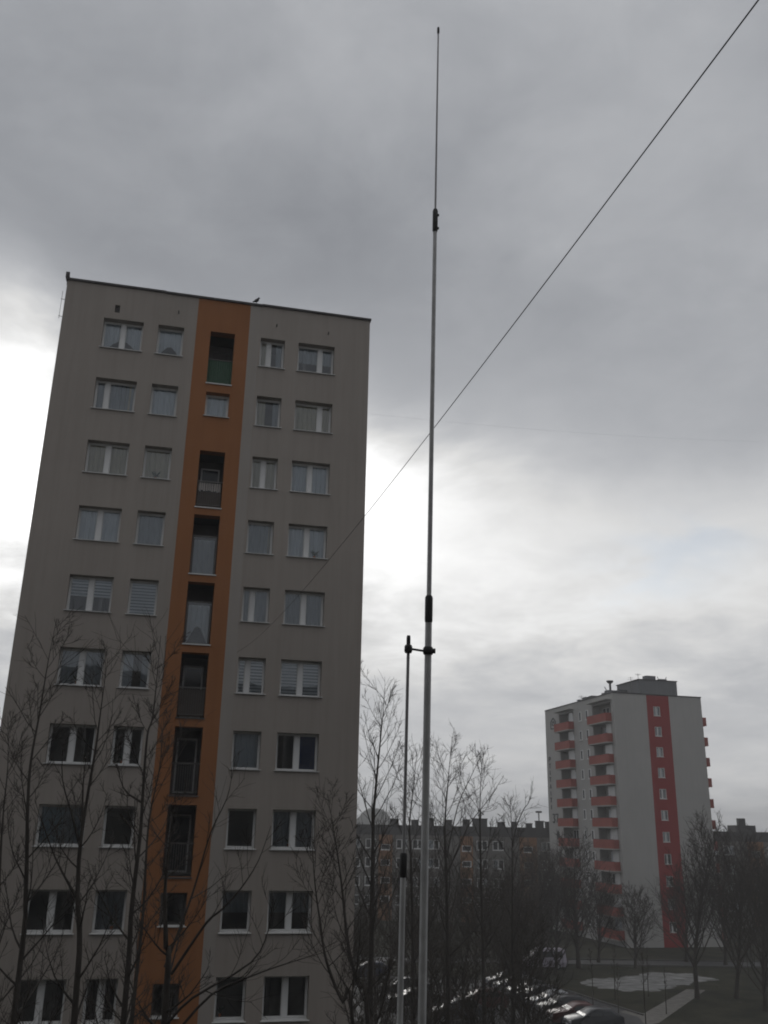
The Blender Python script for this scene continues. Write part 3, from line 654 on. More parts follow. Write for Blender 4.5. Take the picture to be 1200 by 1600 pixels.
m = MB(); m.quad((.5, 1.5, 0), (LW - .5, 1.5, 0), (LW - .5, 1.5, 12.5), (.5, 1.5, 12.5))
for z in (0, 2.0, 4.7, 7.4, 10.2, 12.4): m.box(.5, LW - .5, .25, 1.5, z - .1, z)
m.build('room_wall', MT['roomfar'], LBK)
lf = simple_frame(1.75, 1.4, .5, .11); sf2 = simple_frame(1.5, .9, None, .12)
rnd = random.Random(3)
for (a, b, c, d) in lh:
    f = link('window', lf[0], LBK, (a, 0, c)); link('pane', lf[1], f)
    if rnd.random() < .55:
        x0 = rnd.choice((.1, .9)); q = MB(); q.quad((x0, .22, .1), (x0 + .75, .22, .1), (x0 + .75, .22, 1.3), (x0, .22, 1.3)); q.build('curtain', MT['curtain'], f)
for (a, b, c, d) in sh:
    f = link('window', sf2[0], LBK, (a, 0, c)); link('pane', sf2[1], f)
def stack(x, wd, h, y=4.0):
    m = MB(); m.box(x, x + wd, y, y + .9, LR - .04, LR + h); m.box(x - .1, x + wd + .1, y - .1, y + 1, LR + h + .002, LR + h + .1); return m.build('chimney', MT['lowdark'], LBK)
for px_, wd, h in ((27.0, 1.4, .9), (30.5, 1.2, .8), (33.4, .8, 1.1), (36.2, 1.0, .9), (39.0, 1.1, 1.0), (44.7, 1.2, .7), (47.0, .9, .8), (49.4, 1.0, .6), (92.0, 1.2, .9)): stack(px_, wd, h)
c = stack(40.6, 2.4, 1.2); m = MB(); m.tube([(42.0, 4.4, LR + 1.3), (42.0, 4.4, LR + 2.6)], .08, 5); m.tube([(41.5, 4.4, LR + 2.6), (42.5, 4.4, LR + 1.9)], .1, 5); m.tube([(41.5, 4.4, LR + 1.7), (42.5, 4.4, LR + 2.5)], .1, 5); m.build('vent_cowl', MT['lowdark'], c)
c = stack(51.0, 1.3, 1.0); m = MB(); m.tube([(51.6, 4.4, LR + 1.1), (51.6, 4.4, LR + 2.4)], .1, 5); m.tube([(51.1, 4.4, LR + 2.5), (52.1, 4.4, LR + 2.5)], .16, 5); m.build('vent_cowl', MT['lowdark'], c)
stack(52.6, 1.4, .9)
m = MB(); m.box(83.6, 86.8, 3, 7, LR - .04, LR + 1.0); hh = m.build('roof_hut', MT['lowdark'], LBK)
m = MB(); m.box(84.5, 85.6, 4, 5, LR + 1.01, LR + 2.1); m.build('vent_stack', MT['lowdark'], hh)

# ================================================================== block the photograph is taken from (unseen behind the camera; height and grey set to shade the tower's lower floors)
H = empty('unseen_own_block', (0, -0.9, 0), 0)
tag(H, 'unseen plain grey apartment block behind the viewpoint, height set to shade the beige tower', 'apartment block')
w = MB(); hh_ = [(x, x + 1.6, z, z + 1.4) for x in [-54 + 3.0 * i for i in range(36)] for z in [1.9 + 2.7 * j for j in range(8)] if abs(x + .8) > .1]
s = MB(); holed(s, -57, 57, 0, 24.2, hh_, .2)
for v in s.v: w.v.append((v[0], -v[1], v[2]))
w.f += [f[::-1] for f in s.f]; w.smooth += s.smooth
w.quad((-57, 0, 0), (-57, -12, 0), (-57, -12, 24.2), (-57, 0, 24.2)); w.quad((57, 0, 0), (57, -12, 0), (57, -12, 24.2), (57, 0, 24.2)); w.quad((-57, -12, 0), (57, -12, 0), (57, -12, 24.2), (-57, -12, 24.2))
w.build('wall', MT['home'], H)
m = MB(); m.quad((-57, 0, 24.2), (57, 0, 24.2), (57, -12, 24.2), (-57, -12, 24.2)); m.build('roof', MT['roof'], H)
m = MB()
for (a, b, c, d) in hh_: m.quad((a, -.19, c), (b, -.19, c), (b, -.19, d), (a, -.19, d))
tag(m.build('window_panes', MT['carglass'], H), kind='stuff')

# ================================================================== antenna
A = empty('radio_antenna', (0.10, 6.0, 0), 0)
tag(A, 'tall thin aluminium antenna mast with a shorter rod clamped beside it', 'antenna mast')
ax = lambda z: 0.2775 - 0.10 + (z - 12.436) * (0.377 - 0.2775) / (19.875 - 12.436)
sx = lambda z: 0.149 - 0.10 + (z - 12.434) * (0.178 - 0.149) / (14.705 - 12.434)
def atube(name, f, z0, z1, r0, r1, mat, n=14, parent=A):
    m = MB(); q = 6
    m.tube([(f(z0 + (z1 - z0) * i / q), 0, z0 + (z1 - z0) * i / q) for i in range(q + 1)], [r0 + (r1 - r0) * i / q for i in range(q + 1)], n); return m.build(name, mat, parent)
def sleeve(name, f, z0, z1, r, mat, parent=A):
    m = MB(); b = min(.015, (z1 - z0) * .2)
    m.tube([(f(z0), 0, z0), (f(z0 + b), 0, z0 + b), (f(z1 - b), 0, z1 - b), (f(z1), 0, z1)], [r * .82, r, r, r * .8], 16); return m.build(name, mat, parent)
atube('support_mast', ax, 0.0, 12.0, .030, .030, MT['alu'])
atube('lower_tube', ax, 11.95, 14.80, .0245, .0225, MT['alu'])
atube('middle_tube', ax, 14.78, 17.86, .0165, .0150, MT['alu'])
atube('whip', ax, 17.84, 19.86, .0082, .0062, MT['steel'], 8)
sl = sleeve('joint_sleeve', ax, 14.79, 14.976, .0262, MT['rubber'])
m = MB(); m.box(-.008 + ax(14.9), .008 + ax(14.9), -.032, -.024, 14.80, 14.96); m.build('clamp_ear', MT['rubber'], sl)
sl = sleeve('upper_joint', ax, 17.845, 18.05, .0205, MT['rubber'])
for z in (17.88, 18.0):
    m = MB(); m.tube([(ax(z) + .012, 0, z), (ax(z) + .030, 0, z)], .010, 8); m.build('clamp_screw', MT['rubber'], sl)
sleeve('tip_cap', ax, 19.81, 19.875, .0105, MT['rubber'])
atube('stub_lower_tube', sx, 11.95, 13.24, .0185, .0175, MT['alu'], 12)
sleeve('stub_sleeve', sx, 13.222, 13.362, .0225, MT['rubber'])
atube('stub_rod', sx, 13.35, 14.63, .0105, .0105, MT['steel'], 10)
sleeve('stub_cap', sx, 14.63, 14.705, .0135, MT['rubber'])
zc = 14.606
def ring(f, z, R0, r, parent, name):
    m = MB(); n1 = 18
    pts = [(f(z) + R0 * math.cos(2 * math.pi * i / n1), R0 * math.sin(2 * math.pi * i / n1), z) for i in range(n1 + 1)]
    m.tube(pts, r, 8, caps=False); return m.build(name, MT['rubber'], parent)
m = MB(); m.tube([(sx(14.612) + .012, 0, 14.617), (ax(zc) - .02, 0, 14.604)], .0075, 8); bar = m.build('shorting_bar', MT['rubber'], A)
sleeve('bar_clamp', sx, 14.590, 14.642, .0260, MT['rubber'], bar); sleeve('bar_clamp', ax, 14.580, 14.632, .0335, MT['rubber'], bar)
m = MB(); m.tube([(ax(zc) + .02, 0, zc), (ax(zc) + .048, 0, zc)], .017, 10); m.build('clamp_knob', MT['rubber'], bar)
m = MB(); m.tube([(sx(12.0), 0, 12.0), (ax(12.0), 0, 12.0)], .02, 10); m.build('base_bridge', MT['alu'], A)
m = MB(); m.box(-.05 + .16, .35 - .16 + .05, -.2, .2, 0.0, .02); m.build('base_plate', MT['alu'], A)

# ================================================================== wires
Pn, Pf, SL = Vector((1.555, 3.0, 0)), Vector((-5.406, 34.375, 0)), 32.137
pts = []
for i in range(61):
    s_ = -3.95 + (SL + 3.95) * i / 60; p = Pn + (Pf - Pn) * (s_ / SL); d_ = s_
    pts.append((p.x, p.y, 16.874 + 0.032 * d_ + 0.00169 * d_ * d_))
pts[-1] = (pts[-1][0], pts[-1][1], 19.62)
m = MB(); m.tube(pts, .0036, 6); tag(m.build('cable', MT['cable']), 'black cable slanting from the upper right corner down to the beige tower', 'cable')
m = MB()
m.tube([(-0.68 + 23.2 * t, 35.3 + 9.7 * t, 29.98 + 3.35 * t - 1.1 * t * (1 - t)) for t in [i / 30 for i in range(31)]], .0019, 5)
tag(m.build('thin_wire', MT['steel']), 'faint thin wire crossing the sky from the right edge of the beige tower', 'wire')

# ================================================================== trees
def smooth(pts, n=4):
    pts = [Vector(p) for p in pts]; out = []
    P = [pts[0] * 2 - pts[1]] + pts + [pts[-1] * 2 - pts[-2]]
    for i in range(1, len(P) - 2):
        for k_ in range(n):
            t = k_ / n; a, b, c, d = P[i - 1], P[i], P[i + 1], P[i + 2]
            out.append(0.5 * ((2 * b) + (c - a) * t + (2 * a - 5 * b + 4 * c - d) * t * t + (3 * b - a - 3 * c + d) * t ** 3))
    out.append(pts[-1]); return out
def tree(name, label, pts, r0, seed, limbs=14, reach=2.6, start=0.3, rise=0.55, rt_=0.005, subs=7, twigs=6, extra=(), group=None, bark='bark', twm='twig', leader=True, cat='tree', exr=.22):
    rr = random.Random(seed)
    root = empty(name, pts[0]); o = Vector(pts[0])
    tag(root, label, cat, group)
    sp = smooth([Vector(p) - o for p in pts], 4); n = len(sp)
    tot = [0.0]
    for a, b in zip(sp, sp[1:]): tot.append(tot[-1] + (b - a).length)
    rad = [max(rt_ * 1.3, r0 * (1 - tot[i] / tot[-1]) ** 0.85 * (1.25 if i == 0 else 1)) for i in range(n)]
    tk = MB(); tk.tube(sp, rad, 8); tk.build('trunk', MT[bark], root)
    tw = MB()
    def curve(p, d, L, segs, wob, lift):
        out = [p.copy()]; d = d.normalized()
        for _ in range(segs):
            d = (d + Vector((rr.uniform(-wob, wob), rr.uniform(-wob, wob), rr.uniform(-wob, wob) + lift))).normalized(); out.append(out[-1] + d * (L / segs))
        return out
    def side(d, ang):
        a = d.orthogonal().normalized(); b = d.cross(a); ph = rr.uniform(0, 2 * math.pi)
        return d * math.cos(ang) + (a * math.cos(ph) + b * math.sin(ph)) * math.sin(ang)
    def dress(mb, path, r, L):
        # sub-branches with twigs along a limb
        for q in range(subs):
            t = 0.22 + 0.76 * (q + rr.random() * .8) / subs; i = min(len(path) - 2, int(t * (len(path) - 1))); p = path[i].lerp(path[i + 1], t * (len(path) - 1) - i)
            d = (path[i + 1] - path[i]).normalized(); l2 = L * rr.uniform(.25, .5) * (1.15 - t * .6)
            c2 = curve(p, side(d, rr.uniform(.45, .95)), l2, 4, .16, .10)
            r2 = max(rt_ * 1.2, r * (1 - t) * .55)
            mb.tube(c2, [r2 + (rt_ - r2) * j / 4 for j in range(5)], 4, caps=False)
            for w_ in range(twigs):
                t2 = rr.uniform(.2, 1); j = min(3, int(t2 * 4)); p2 = c2[j].lerp(c2[j + 1], t2 * 4 - j); d2 = (c2[j + 1] - c2[j]).normalized()
                c3 = curve(p2, side(d2, rr.uniform(.4, .9)), l2 * rr.uniform(.3, .65), 3, .2, .07)
                tw.tube(c3, [rt_ * .95, rt_ * .8, rt_ * .7, rt_ * .45], 3, caps=False)
        # twigs straight off the end
    ph = rr.uniform(0, 6)
    for q in range(limbs):
        t = start + (0.98 - start) * (q + rr.random() * .7) / limbs; s_ = t * tot[-1]
        i = max(j for j in range(n - 1) if tot[j] <= s_); f = (s_ - tot[i]) / max(1e-6, tot[i + 1] - tot[i]); p = sp[i].lerp(sp[i + 1], f)
        ph += 2.4 + rr.uniform(-.4, .4); e = rise + rr.uniform(-.15, .2)
        d = Vector((math.cos(ph) * math.cos(e), math.sin(ph) * math.cos(e), math.sin(e)))
        L = reach * (1.1 - .75 * t) * rr.uniform(.75, 1.25); r = max(rt_ * 1.4, rad[i] * .42)
        c = curve(p, d, L, 6, .10, .13)
        mb = MB(); mb.tube(c, [r + (rt_ - r) * (j / 6) ** .8 for j in range(7)], 5, caps=False); dress(mb, c, r, L); mb.build('branch', MT[bark], root)
    for e_ in extra:
        c = smooth([Vector(p) - o for p in e_], 3); L = sum((b - a).length for a, b in zip(c, c[1:])); r = r0 * exr
        mb = MB(); mb.tube(c, [r + (rt_ - r) * (j / (len(c) - 1)) ** .9 for j in range(len(c))], 6, caps=False); dress(mb, c, r, L * .8); mb.build('branch', MT[bark], root)
    if leader:
        mb = MB(); dress(mb, sp[int(n * .55):], rad[int(n * .55)], tot[-1] * .22)
        mb.build('branch', MT[bark], root)
    tag(tw.build('twigs', MT[twm], root), kind='stuff')
    return root
def P(x, z, y): return (x, y, z)
def path(y, pts, base=None, wob=0.0, seed=0):
    rr = random.Random(seed); out = []
    if base: out.append((base[0], y, 0.0))
    for x, z in pts: out.append((x, y + rr.uniform(-wob, wob), z))
    return out
G1 = 'bare trees in front of the beige tower'
tree('bare_tree', 'bare slender tree at the far left edge before the beige tower', path(23, [(-8.4, 8.76), (-8.88, 13.26), (-8.95, 14.71), (-9.07, 15.92)], (-8.2, 0), .15, 1), .11, 1, 16, 2.6, .45, .75, .0052, group=G1)
tree('bare_tree', 'bare tree with a straight dark stem below the leftmost windows of the beige tower', path(21, [(-7.33, 10.28), (-7.41, 11.98), (-7.55, 13.79), (-7.62, 14.76), (-7.64, 15.82), (-7.6, 16.95), (-7.53, 17.96)], (-7.2, 0), .12, 2), .125, 2, 24, 2.4, .42, .75, .005, group=G1)
tree('bare_tree', 'thickest bare tree forking between the two left window columns of the beige tower', path(18, [(-5.18, 10.23), (-5.39, 12.22), (-5.44, 13.12), (-5.42, 14.12), (-5.38, 14.84), (-5.33, 15.79), (-5.31, 16.54)], (-5.1, 0), .1, 3), .135, 3, 22, 2.2, .42, .75, 0.0042, twigs=6,
     extra=([P(-5.44, 13.05, 18), P(-5.62, 13.6, 17.9), P(-5.86, 14.25, 17.8), P(-5.9, 14.9, 17.7)], [P(-5.44, 13.25, 18), P(-5.56, 14.2, 18.1), P(-5.58, 14.7, 18.15)], [P(-5.39, 12.2, 18), P(-5.85, 12.9, 17.9), P(-6.3, 13.9, 17.7)]), group=G1)
tree('bare_tree', 'bare tree rising along the left edge of the orange loggia strip', path(20, [(-4.81, 9.89), (-4.86, 11.83), (-4.85, 13.26), (-4.87, 14.17), (-4.89, 15.26), (-4.83, 15.67), (-4.85, 16.71), (-4.85, 17.42)], (-4.8, 0), .1, 4), .125, 4, 26, 2.1, .40, .72, .005,
     extra=([P(-4.86, 13.9, 20), P(-5.3, 14.2, 20), P(-5.55, 14.9, 20)],), group=G1)
tree('bare_tree', 'thin bare tree just right of the one along the orange strip edge', path(22, [(-5.14, 9.53), (-5.12, 11.59), (-5.19, 13.47), (-5.07, 14.72), (-5.07, 16.03)], (-5.2, 0), .1, 5), .10, 5, 18, 2.0, .45, .7, .005, group=G1)
tree('bare_tree', 'bare tree with a dark stem on the orange strip and long branches sweeping right', path(17, [(-3.43, 10.41), (-3.52, 11.55), (-3.61, 12.45), (-3.6, 13.27), (-3.57, 14.02)], (-3.3, 0), .05, 6), .19, 6, 14, 1.9, .60, .55, .0042,
     extra=([P(-3.38, 11.15, 17), P(-2.82, 11.96, 16.7), P(-2.55, 12.19, 16.6), P(-2.26, 12.52, 16.6), P(-2.0, 12.95, 16.6), P(-1.82, 13.51, 16.6)], [P(-3.5, 11.25, 17), P(-3.22, 12.33, 17.4), P(-2.98, 13.36, 17.4), P(-2.73, 13.96, 17.4), P(-2.66, 14.42, 17.4)],
            [P(-3.4, 10.4, 17), P(-2.97, 10.83, 16.8), P(-2.05, 11.37, 16.8), P(-1.79, 11.87, 16.8), P(-1.74, 12.39, 16.8)], [P(-3.3, 10.2, 17), P(-2.7, 10.85, 17), P(-2.06, 11.14, 17), P(-1.45, 11.35, 17), P(-0.8, 11.54, 17)]), group=G1, leader=False, exr=.14)
tree('bare_tree', 'leaning bare tree with a curved stem before the right window column of the beige tower', path(25, [(-0.51, 9.04), (-0.76, 9.51), (-1.01, 9.94), (-1.24, 10.56), (-1.39, 11.28), (-1.53, 12.02), (-1.64, 12.92), (-1.68, 13.54)], (0.1, 0), .1, 7), .12, 7, 20, 2.4, .50, .7, .0055, group=G1)
tree('bare_tree', 'bare tree standing before the right corner of the beige tower', path(28, [(-0.16, 8.51), (-0.44, 9.43), (-0.74, 10.38), (-1.01, 12.11), (-1.25, 13.38), (-1.48, 14.43)], (0.2, 0), .1, 8), .14, 8, 24, 2.9, .40, .75, .006, group=G1)
G2 = 'bare trees between the two towers'
tree('bare_tree', 'tallest bare tree against the sky right beside the beige tower corner', path(48, [(-0.19, 7.63), (-0.23, 13.63), (-0.17, 14.99), (-0.02, 17.0), (0.14, 18.91), (0.24, 20.37)], (-0.2, 0), .2, 9), .20, 9, 24, 5.2, .40, .85, .0088, subs=7, twigs=4, group=G2)
tree('bare_tree', 'bare tree against the sky just right of the antenna mast', path(52, [(3.72, 7.21), (3.64, 11.48), (3.58, 13.71), (3.76, 16.02), (3.94, 17.88)], (3.8, 0), .2, 10), .17, 10, 20, 5.4, .40, .8, .0094, subs=7, twigs=4,
     extra=([P(3.67, 12.11, 52), P(4.27, 14.7, 52), P(4.98, 16.21, 52), P(5.66, 17.57, 52)], [P(3.66, 11.2, 52), P(4.8, 13.6, 52.4), P(6.0, 15.1, 52.6), P(6.9, 16.4, 52.8)]), group=G2)
tree('bare_tree', 'bare tree seen between the antenna mast and its shorter rod', path(50, [(1.85, 7.42), (1.71, 12.13), (1.63, 13.67), (1.81, 15.57), (2.0, 17.51)], (1.9, 0), .2, 11), .15, 11, 20, 4.6, .40, .85, .009, subs=7, twigs=4, group=G2)
tree('bare_tree', 'bare tree with a thin upright leader in front of the low block roof', path(55, [(5.84, 6.88), (5.78, 13.93), (5.89, 16.55), (5.95, 17.4)], (5.9, 0), .2, 12), .15, 12, 16, 4.8, .40, .75, .0096, subs=7, twigs=4, group=G2)
tree('bare_tree', 'rightmost bare tree before the low block with one branch leaning right', path(58, [(7.81, 6.55), (8.0, 13.3), (7.89, 15.0)], (7.8, 0), .2, 13), .15, 13, 15, 4.2, .35, .7, .010, exr=.3,
     extra=([P(8.0, 12.6, 58), P(8.2, 13.6, 58), P(8.71, 14.73, 58), P(9.0, 15.1, 58), P(9.29, 15.96, 58)],), group=G2)
rnd = random.Random(77); GS = 'dense young trees below the low block'
young = [(0.6, 46, 6.6), (2.6, 58, 9.5), (4.6, 47, 6.8), (6.6, 62, 9.5), (7.2, 50, 6.4), (9.4, 66, 8.6), (10.6, 74, 8.5), (3.5, 66, 10.0), (0.2, 70, 9.0), (12.6, 98, 9.0), (5.4, 76, 9.5), (1.8, 44, 6.5), (-1.4, 64, 8.0), (8.6, 88, 9.5), (14.4, 104, 8.6), (3.0, 54, 7.4), (8.2, 57, 8.2), (1.0, 84, 10.5)]
young += [(11.5, 84, 8.8), (6.0, 69, 10.4), (-0.8, 52, 8.4), (9.8, 80, 9.6), (13.0, 112, 9.4), (4.2, 88, 10.4)]
order = sorted(range(len(young)), key=lambda i: young[i][0] / young[i][1])
NUM = 'first second third fourth fifth sixth seventh eighth ninth tenth eleventh twelfth thirteenth fourteenth fifteenth sixteenth seventeenth eighteenth nineteenth twentieth'.split() + ['twenty first', 'twenty second', 'twenty third', 'twenty fourth']
ylab = {i: f'{NUM[q]} young tree from the left in the twiggy thicket between the two towers' for q, i in enumerate(order)}
for i, (x, y, h) in enumerate(young):
    tree('young_tree', ylab[i], [(x, y, 0), (x + rnd.uniform(-.3, .3), y, h * .35), (x + rnd.uniform(-.5, .5), y + .2, h * .7), (x + rnd.uniform(-.7, .7), y, h)], .11, 100 + i, 28, h * .52, .10, .75, .0105, subs=8, twigs=6, group=GS, bark='bark2', twm='twig2')
G3 = 'bare trees around the far tower'
tree('bare_tree', 'bare tree before the lower left corner of the grey gable of the far tower', [(27.6, 108, 0), (27.8, 108, 2.6), (28.0, 108, 6.6)], .16, 31, 34, 5.0, .10, .7, .0140, subs=8, twigs=5, group=G3, bark='bark2', twm='twig2')
tree('bare_tree', 'bare tree filling the gap below the right gable edge of the far tower', [(38.6, 112, 0), (38.9, 112, 4.0), (39.3, 112, 9.4)], .2, 32, 40, 7.0, .10, .75, .0140, subs=8, twigs=5, group=G3, bark='bark2', twm='twig2')
tree('bare_tree', 'bare tree at the right edge behind the two stemmed one', [(42.0, 104, 0), (42.2, 104, 4.0), (42.0, 104, 9.5)], .22, 33, 40, 7.6, .10, .8, .0140, subs=8, twigs=5, group=G3, bark='bark2', twm='twig2')
tree('bare_tree', 'bare tree standing right of the dark blue parked car row end', [(18.0, 101.5, 0), (18.2, 101.5, 3.2), (18.6, 101.5, 7.6)], .17, 34, 36, 6.0, .10, .7, .0140, subs=8, twigs=5, group=G3, bark='bark2', twm='twig2')
tree('bare_tree', 'broad bare tree before the right side of the far red striped tower', [(28.2, 89.7, 0), (28.26, 89.7, 3.03), (29.15, 89.9, 7.22), (30.0, 89.6, 10.6), (30.6, 89.7, 13.4)], .22, 21, 44, 7.0, .16, .95, .0135, subs=8, twigs=5, group=G3, bark='bark2', twm='twig2')
tree('bare_tree', 'bare tree with two pale stems at the right edge behind the path', [(31.67, 90, 0), (32.38, 90, 4.1), (33.1, 90, 8.6), (33.7, 90, 11.8)], .2, 22, 40, 8.0, .16, .9, .0135, subs=8, twigs=5, extra=([(31.7, 90, .8), (33.2, 90.4, 4.0), (34.8, 90.8, 8.0), (35.6, 91, 11.5)],), group=G3, bark='bark2', twm='twig2')
tree('bare_tree', 'bushy bare tree cut by the lower right edge of the view', [(31.9, 84, 0), (32.1, 84, 3.8), (32.9, 84, 9.2)], .2, 23, 36, 7.0, .10, .8, .0140, subs=8, twigs=5, group=G3, bark='bark2', twm='twig2')
tree('bare_tree', 'dark bare tree in front of the balconies of the far tower', [(21.4, 107, 0), (21.3, 107, 3.88), (21.31, 107, 8.31), (21.69, 107, 11.6)], .24, 24, 44, 7.4, .12, .75, .0140, subs=8, twigs=5, group=G3, bark='bark2', twm='twig2')
tree('bare_tree', 'bare tree left of the far tower beside the street', [(16.25, 100, 0), (16.4, 100, 4.44), (16.9, 100, 9.6)], .2, 25, 42, 7.0, .10, .7, .0140, subs=8, twigs=5, group=G3, bark='bark2', twm='twig2')
tree('bare_tree', 'low bare tree at the foot of the red stair stripe', [(34.9, 114, 0), (35.19, 114, 3.47), (35.71, 114, 7.2)], .18, 26, 40, 6.0, .10, .7, .0140, subs=8, twigs=5, group=G3, bark='bark2', twm='twig2')
tree('bare_tree', 'small bare tree just right of the dark one before the far balconies', [(24.6, 112, 0), (24.9, 112, 3.2), (25.2, 112, 7.4)], .17, 27, 36, 5.6, .12, .75, .0140, subs=8, twigs=5, group=G3, bark='bark2', twm='twig2')
tree('bare_tree', 'bare tree close to the left corner of the far tower', [(19.0, 118, 0), (19.3, 118, 4.0), (19.5, 118, 10.5)], .2, 28, 40, 7.4, .12, .75, .0140, subs=8, twigs=5, group=G3, bark='bark2', twm='twig2')
tree('bare_tree', 'bare tree before the far right end of the low block', [(38.2, 100, 0), (38.6, 100, 3.6), (39.2, 100, 9.8)], .22, 29, 40, 7.5, .14, .9, .0140, subs=8, twigs=5, group=G3, bark='bark2', twm='twig2')
GP = 'thin saplings on the grass by the path'
sap = [(18.34, 70, 8.2, 'tallest thin sapling standing upright in front of the grey gable'), (17.6, 83, 4.6, 'short thin sapling beside the parked cars'), (18.2, 77, 4.2, 'thin sapling close behind the front parked car'), (20.6, 88, 4.4, 'thin sapling at the left end of the pale yard'), (22.0, 84, 3.8, 'thin sapling between yard and path'), (24.0, 90, 4.0, 'thin sapling at the near edge of the pale yard'), (23.2, 82, 3.4, 'thin sapling right of the diagonal path')]
for i, (x, y, h, lb) in enumerate(sap):
    tree('sapling', lb, [(x, y, 0), (x + .05, y, h * .5), (x + rnd.uniform(-.1, .2), y, h)], .045, 300 + i, 8, h * .16, .45, .9, .010, subs=4, twigs=2, group=GP, bark='bark2', twm='twig2')

# ================================================================== parked cars
def car_mesh_parts(paint, kind='hatch'):
    """nose towards -x, origin at ground centre"""
    Lh = 2.08; Wd = 0.86
    if kind == 'van':
        top = [(-2.25, .62), (-2.2, .95), (-1.55, 1.12), (-.95, 1.78), (-.6, 1.90), (1.9, 1.92), (2.2, 1.80), (2.28, .62)]; belt = 1.12; gl = [(-1.5, 1.13), (-.93, 1.75), (1.95, 1.78), (2.18, 1.13)]; Wd = .93
    elif kind == 'saloon':
        top = [(-2.2, .52), (-2.12, .80), (-1.0, .98), (-.25, 1.38), (.15, 1.44), (.85, 1.40), (1.5, 1.04), (2.1, 1.0), (2.2, .55)]; belt = .96; gl = [(-.98, .985), (-.24, 1.36), (.84, 1.385), (1.48, 1.045)]
    else:
        top = [(-2.0, .52), (-1.92, .80), (-1.05, 1.0), (-.35, 1.42), (.1, 1.50), (1.2, 1.46), (1.85, 1.05), (1.98, .98), (2.02, .52)]; belt = .98; gl = [(-1.02, 1.005), (-.34, 1.40), (1.18, 1.44), (1.82, 1.055)]
    bot = [(top[-1][0] - .05, .26), (top[0][0] + .08, .24)]
    prof = top + bot
    def half(z):
        if z <= belt: return Wd - .05 * max(0, (.55 - z)) / .3
        return Wd - (z - belt) * .42
    m = MB(); n = len(prof)
    for s in (-1, 1):
        for x, z in prof: m.v.append((x, s * half(z), z))
    for s in (-1, 1):
        for x, z in prof: m.v.append((x, s * max(.2, half(z) - .10), z + (.035 if z > .6 else -.02)))
    A0, A1, B0, B1 = 0, n, 2 * n, 3 * n
    m.f.append(tuple(range(A0, A0 + n))); m.smooth.append(False)
    m.f.append(tuple(range(A1, A1 + n))[::-1]); m.smooth.append(False)
    for i in range(n):
        j = (i + 1) % n
        m.f += [(A0 + j, A0 + i, B0 + i, B0 + j), (A1 + i, A1 + j, B1 + j, B1 + i), (B0 + j, B0 + i, B1 + i, B1 + j)]; m.smooth += [True, True, True]
    parts = {'body': [m.mesh('body', paint)]}
    # glass: windscreen, rear window, side windows, standing 6 mm proud
    g0, g1, g2, g3 = gl
    def strip(a, b):
        mm = MB(); t = Vector((b[0] - a[0], 0, b[1] - a[1])).normalized(); nn = Vector((-t.z, 0, t.x)) * .045
        if nn.z < 0: nn = -nn
        ha = half(a[1]) - .10; hb = half(b[1]) - .12
        a3 = [Vector((a[0] + t.x * .05, s * ha, a[1] + t.z * .05)) + nn for s in (-1, 1)]; b3 = [Vector((b[0] - t.x * .05, s * hb, b[1] - t.z * .05)) + nn for s in (-1, 1)]
        mm.quad(a3[0], a3[1], b3[1], b3[0]); return mm
    parts['windscreen'] = [strip(g0, g1).mesh('windscreen', MT['carglass'])]
    parts['rear_window'] = [strip(g2, g3).mesh('rear_window', MT['carglass'])]
    sw = []
    for s in (-1, 1):
        mid = g0[0] * .35 + g3[0] * .65 if kind == 'van' else (g1[0] + g2[0]) / 2 + .05
        zt = min(g1[1], g2[1]) - .06; zb = belt + .05
        for (x0, x0t, x1, x1t) in ((g0[0] + .22, g1[0] + .06, mid - .05, mid - .05), (mid + .05, mid + .05, g3[0] - .3, g2[0] - .08)):
            mm = MB(); mm.quad((x0, s * (half(zb) + .008), zb), (x1, s * (half(zb) + .008), zb), (x1t, s * (half(zt) + .008), zt), (x0t, s * (half(zt) + .008), zt)); sw.append(mm.mesh('side_window', MT['carglass']))
    parts['side_window'] = sw
    xs = top[0][0]; xe = top[-1][0]
    hl = []; tl = []
    for s in (-1, 1):
        mm = MB(); mm.box(xs - .012, xs + .16, s * (Wd - .26) - .15, s * (Wd - .26) + .15, .60, .76); hl.append(mm.mesh('headlight', MT['lamp']))
        mm = MB(); mm.box(xe - .14, xe + .012, s * (Wd - .2) - .12, s * (Wd - .2) + .12, .72, .94); tl.append(mm.mesh('tail_light', MT['tail']))
    parts['headlight'] = hl; parts['tail_light'] = tl
    mm = MB(); mm.box(xs - .02, xs + .01, -.26, .26, .40, .51); parts['number_plate'] = [mm.mesh('number_plate', MT['plate'])]
    mm = MB(); mm.box(xs - .03, xs + .2, -Wd + .06, Wd - .06, .28, .385); parts['bumper'] = [mm.mesh('bumper', MT['tyre'])]
    mi = []
    for s in (-1, 1):
        mm = MB(); mm.box(g0[0] + .28, g0[0] + .44, s * (Wd + .07) - .09, s * (Wd + .07) + .09, belt + .03, belt + .17); mi.append(mm.mesh('wing_mirror', paint))
    parts['wing_mirror'] = mi
    return parts, Wd
wm = MB(); wm.tube([(0, -.10, 0), (0, -.085, 0), (0, .085, 0), (0, .10, 0)], [.27, .31, .31, .27], 18); wheel_me = wm.mesh('wheel', MT['tyre'])
rmh = MB(); rmh.tube([(0, -.106, 0), (0, .106, 0)], .19, 10); rim_me = rmh.mesh('rim', MT['rim'])
car_cache = {}
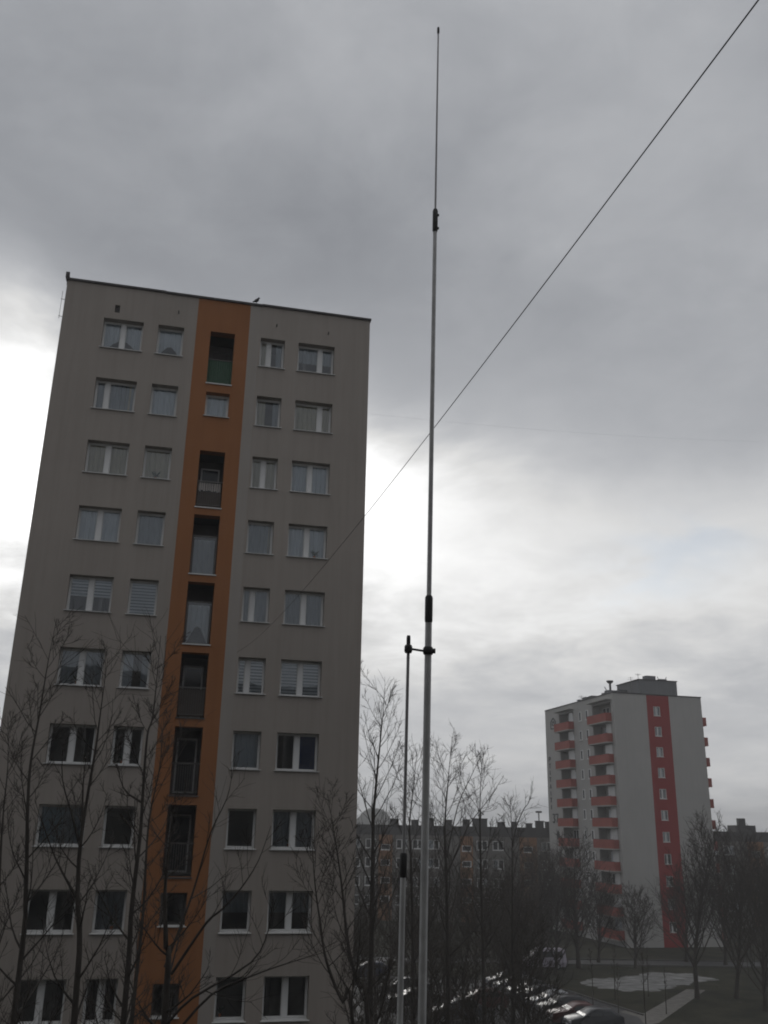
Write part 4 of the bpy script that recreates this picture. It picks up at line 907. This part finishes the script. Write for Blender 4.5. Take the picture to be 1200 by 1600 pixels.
def car(name, label, x, y, rz, paint, kind='hatch', group='cars parked on the lane below', cat='car'):
    key = (paint.name, kind)
    if key not in car_cache: car_cache[key] = car_mesh_parts(paint, kind)
    parts, Wd = car_cache[key]
    root = empty(name, (x, y, 0.004), rz); tag(root, label, cat, group)
    for pn, ms in parts.items():
        for me in ms: link(pn, me, root)
    for wx in (-1.28, 1.28):
        for s in (-1, 1):
            wo_ = link('wheel', wheel_me, root, (wx, s * (Wd - .08), .31)); link('rim', rim_me, wo_)
    return root
PT = {k: car_paint(k + '_car_paint', c) for k, c in dict(black=(.012, .012, .014), maroon=(.075, .016, .014), graphite=(.035, .037, .042), silver=(.36, .37, .39), navy=(.015, .022, .05), white=(.62, .60, .62), lilac=(.42, .38, .45)).items()}
ca = R(8)
row = [('graphite', 'hatch', 'dark grey car cut by the bottom edge, front of the parked row'), ('maroon', 'saloon', 'dark maroon car second from the bottom in the parked row'), ('black', 'hatch', 'black hatchback just beyond the maroon car'),
       ('silver', 'saloon', 'silver saloon with a gleaming roof in the middle of the parked row'), ('graphite', 'saloon', 'dark grey saloon just beyond the silver one'), ('black', 'saloon', 'black saloon third from the far end of the parked row'),
       ('silver', 'hatch', 'pale silver hatchback second from the far end of the parked row'), ('navy', 'hatch', 'dark blue car at the far end of the parked row')]
rc = random.Random(12)
for i, (p, kd, lb) in enumerate(row):
    car('parked_car', lb, 15.9 - .53 * i + rc.uniform(-.25, .25), 74.9 + 2.55 * i + rc.uniform(-.15, .15), ca + rc.uniform(-.03, .03), PT[p], kd)
car('parked_van', 'pale lilac van standing alone on the far road before the low block', 17.6, 106.4, R(4), PT['lilac'], 'van', 'cars parked on the lane below', 'van')
left = [(2.6, 88.0, 'graphite', 'saloon', 'dark grey car glimpsed left of the antenna rod'), (-0.6, 97.0, 'navy', 'hatch', 'dark blue car glimpsed beside the beige tower corner'), (3.2, 82.6, 'black', 'saloon', 'black car glimpsed between antenna rod and mast'), (6.2, 77.4, 'graphite', 'hatch', 'dark grey car at the bottom edge right of the antenna mast'), (8.6, 82.4, 'maroon', 'hatch', 'maroon car half hidden in the thicket')]
for x, y, p, kd, lb in left: car('parked_car', lb, x, y, ca + rnd.uniform(-.05, .05), PT[p], kd)

# ================================================================== thin winter haze
m = MB(); m.box(-1250, 1250, -1250, 1250, -1.0, 40.0)
hz = m.build('haze', None); tag(hz, kind='stuff')
hmat = bpy.data.materials.new('haze'); hmat.use_nodes = True; ht = hmat.node_tree; ht.nodes.clear()
ho = ht.nodes.new('ShaderNodeOutputMaterial'); hv = ht.nodes.new('ShaderNodeVolumePrincipled')
hv.inputs['Color'].default_value = (0.96, 0.965, 0.975, 1); hv.inputs['Density'].default_value = 0.0009; hv.inputs['Anisotropy'].default_value = 0.0
ht.links.new(hv.outputs[0], ho.inputs['Volume']); hz.data.materials.append(hmat)
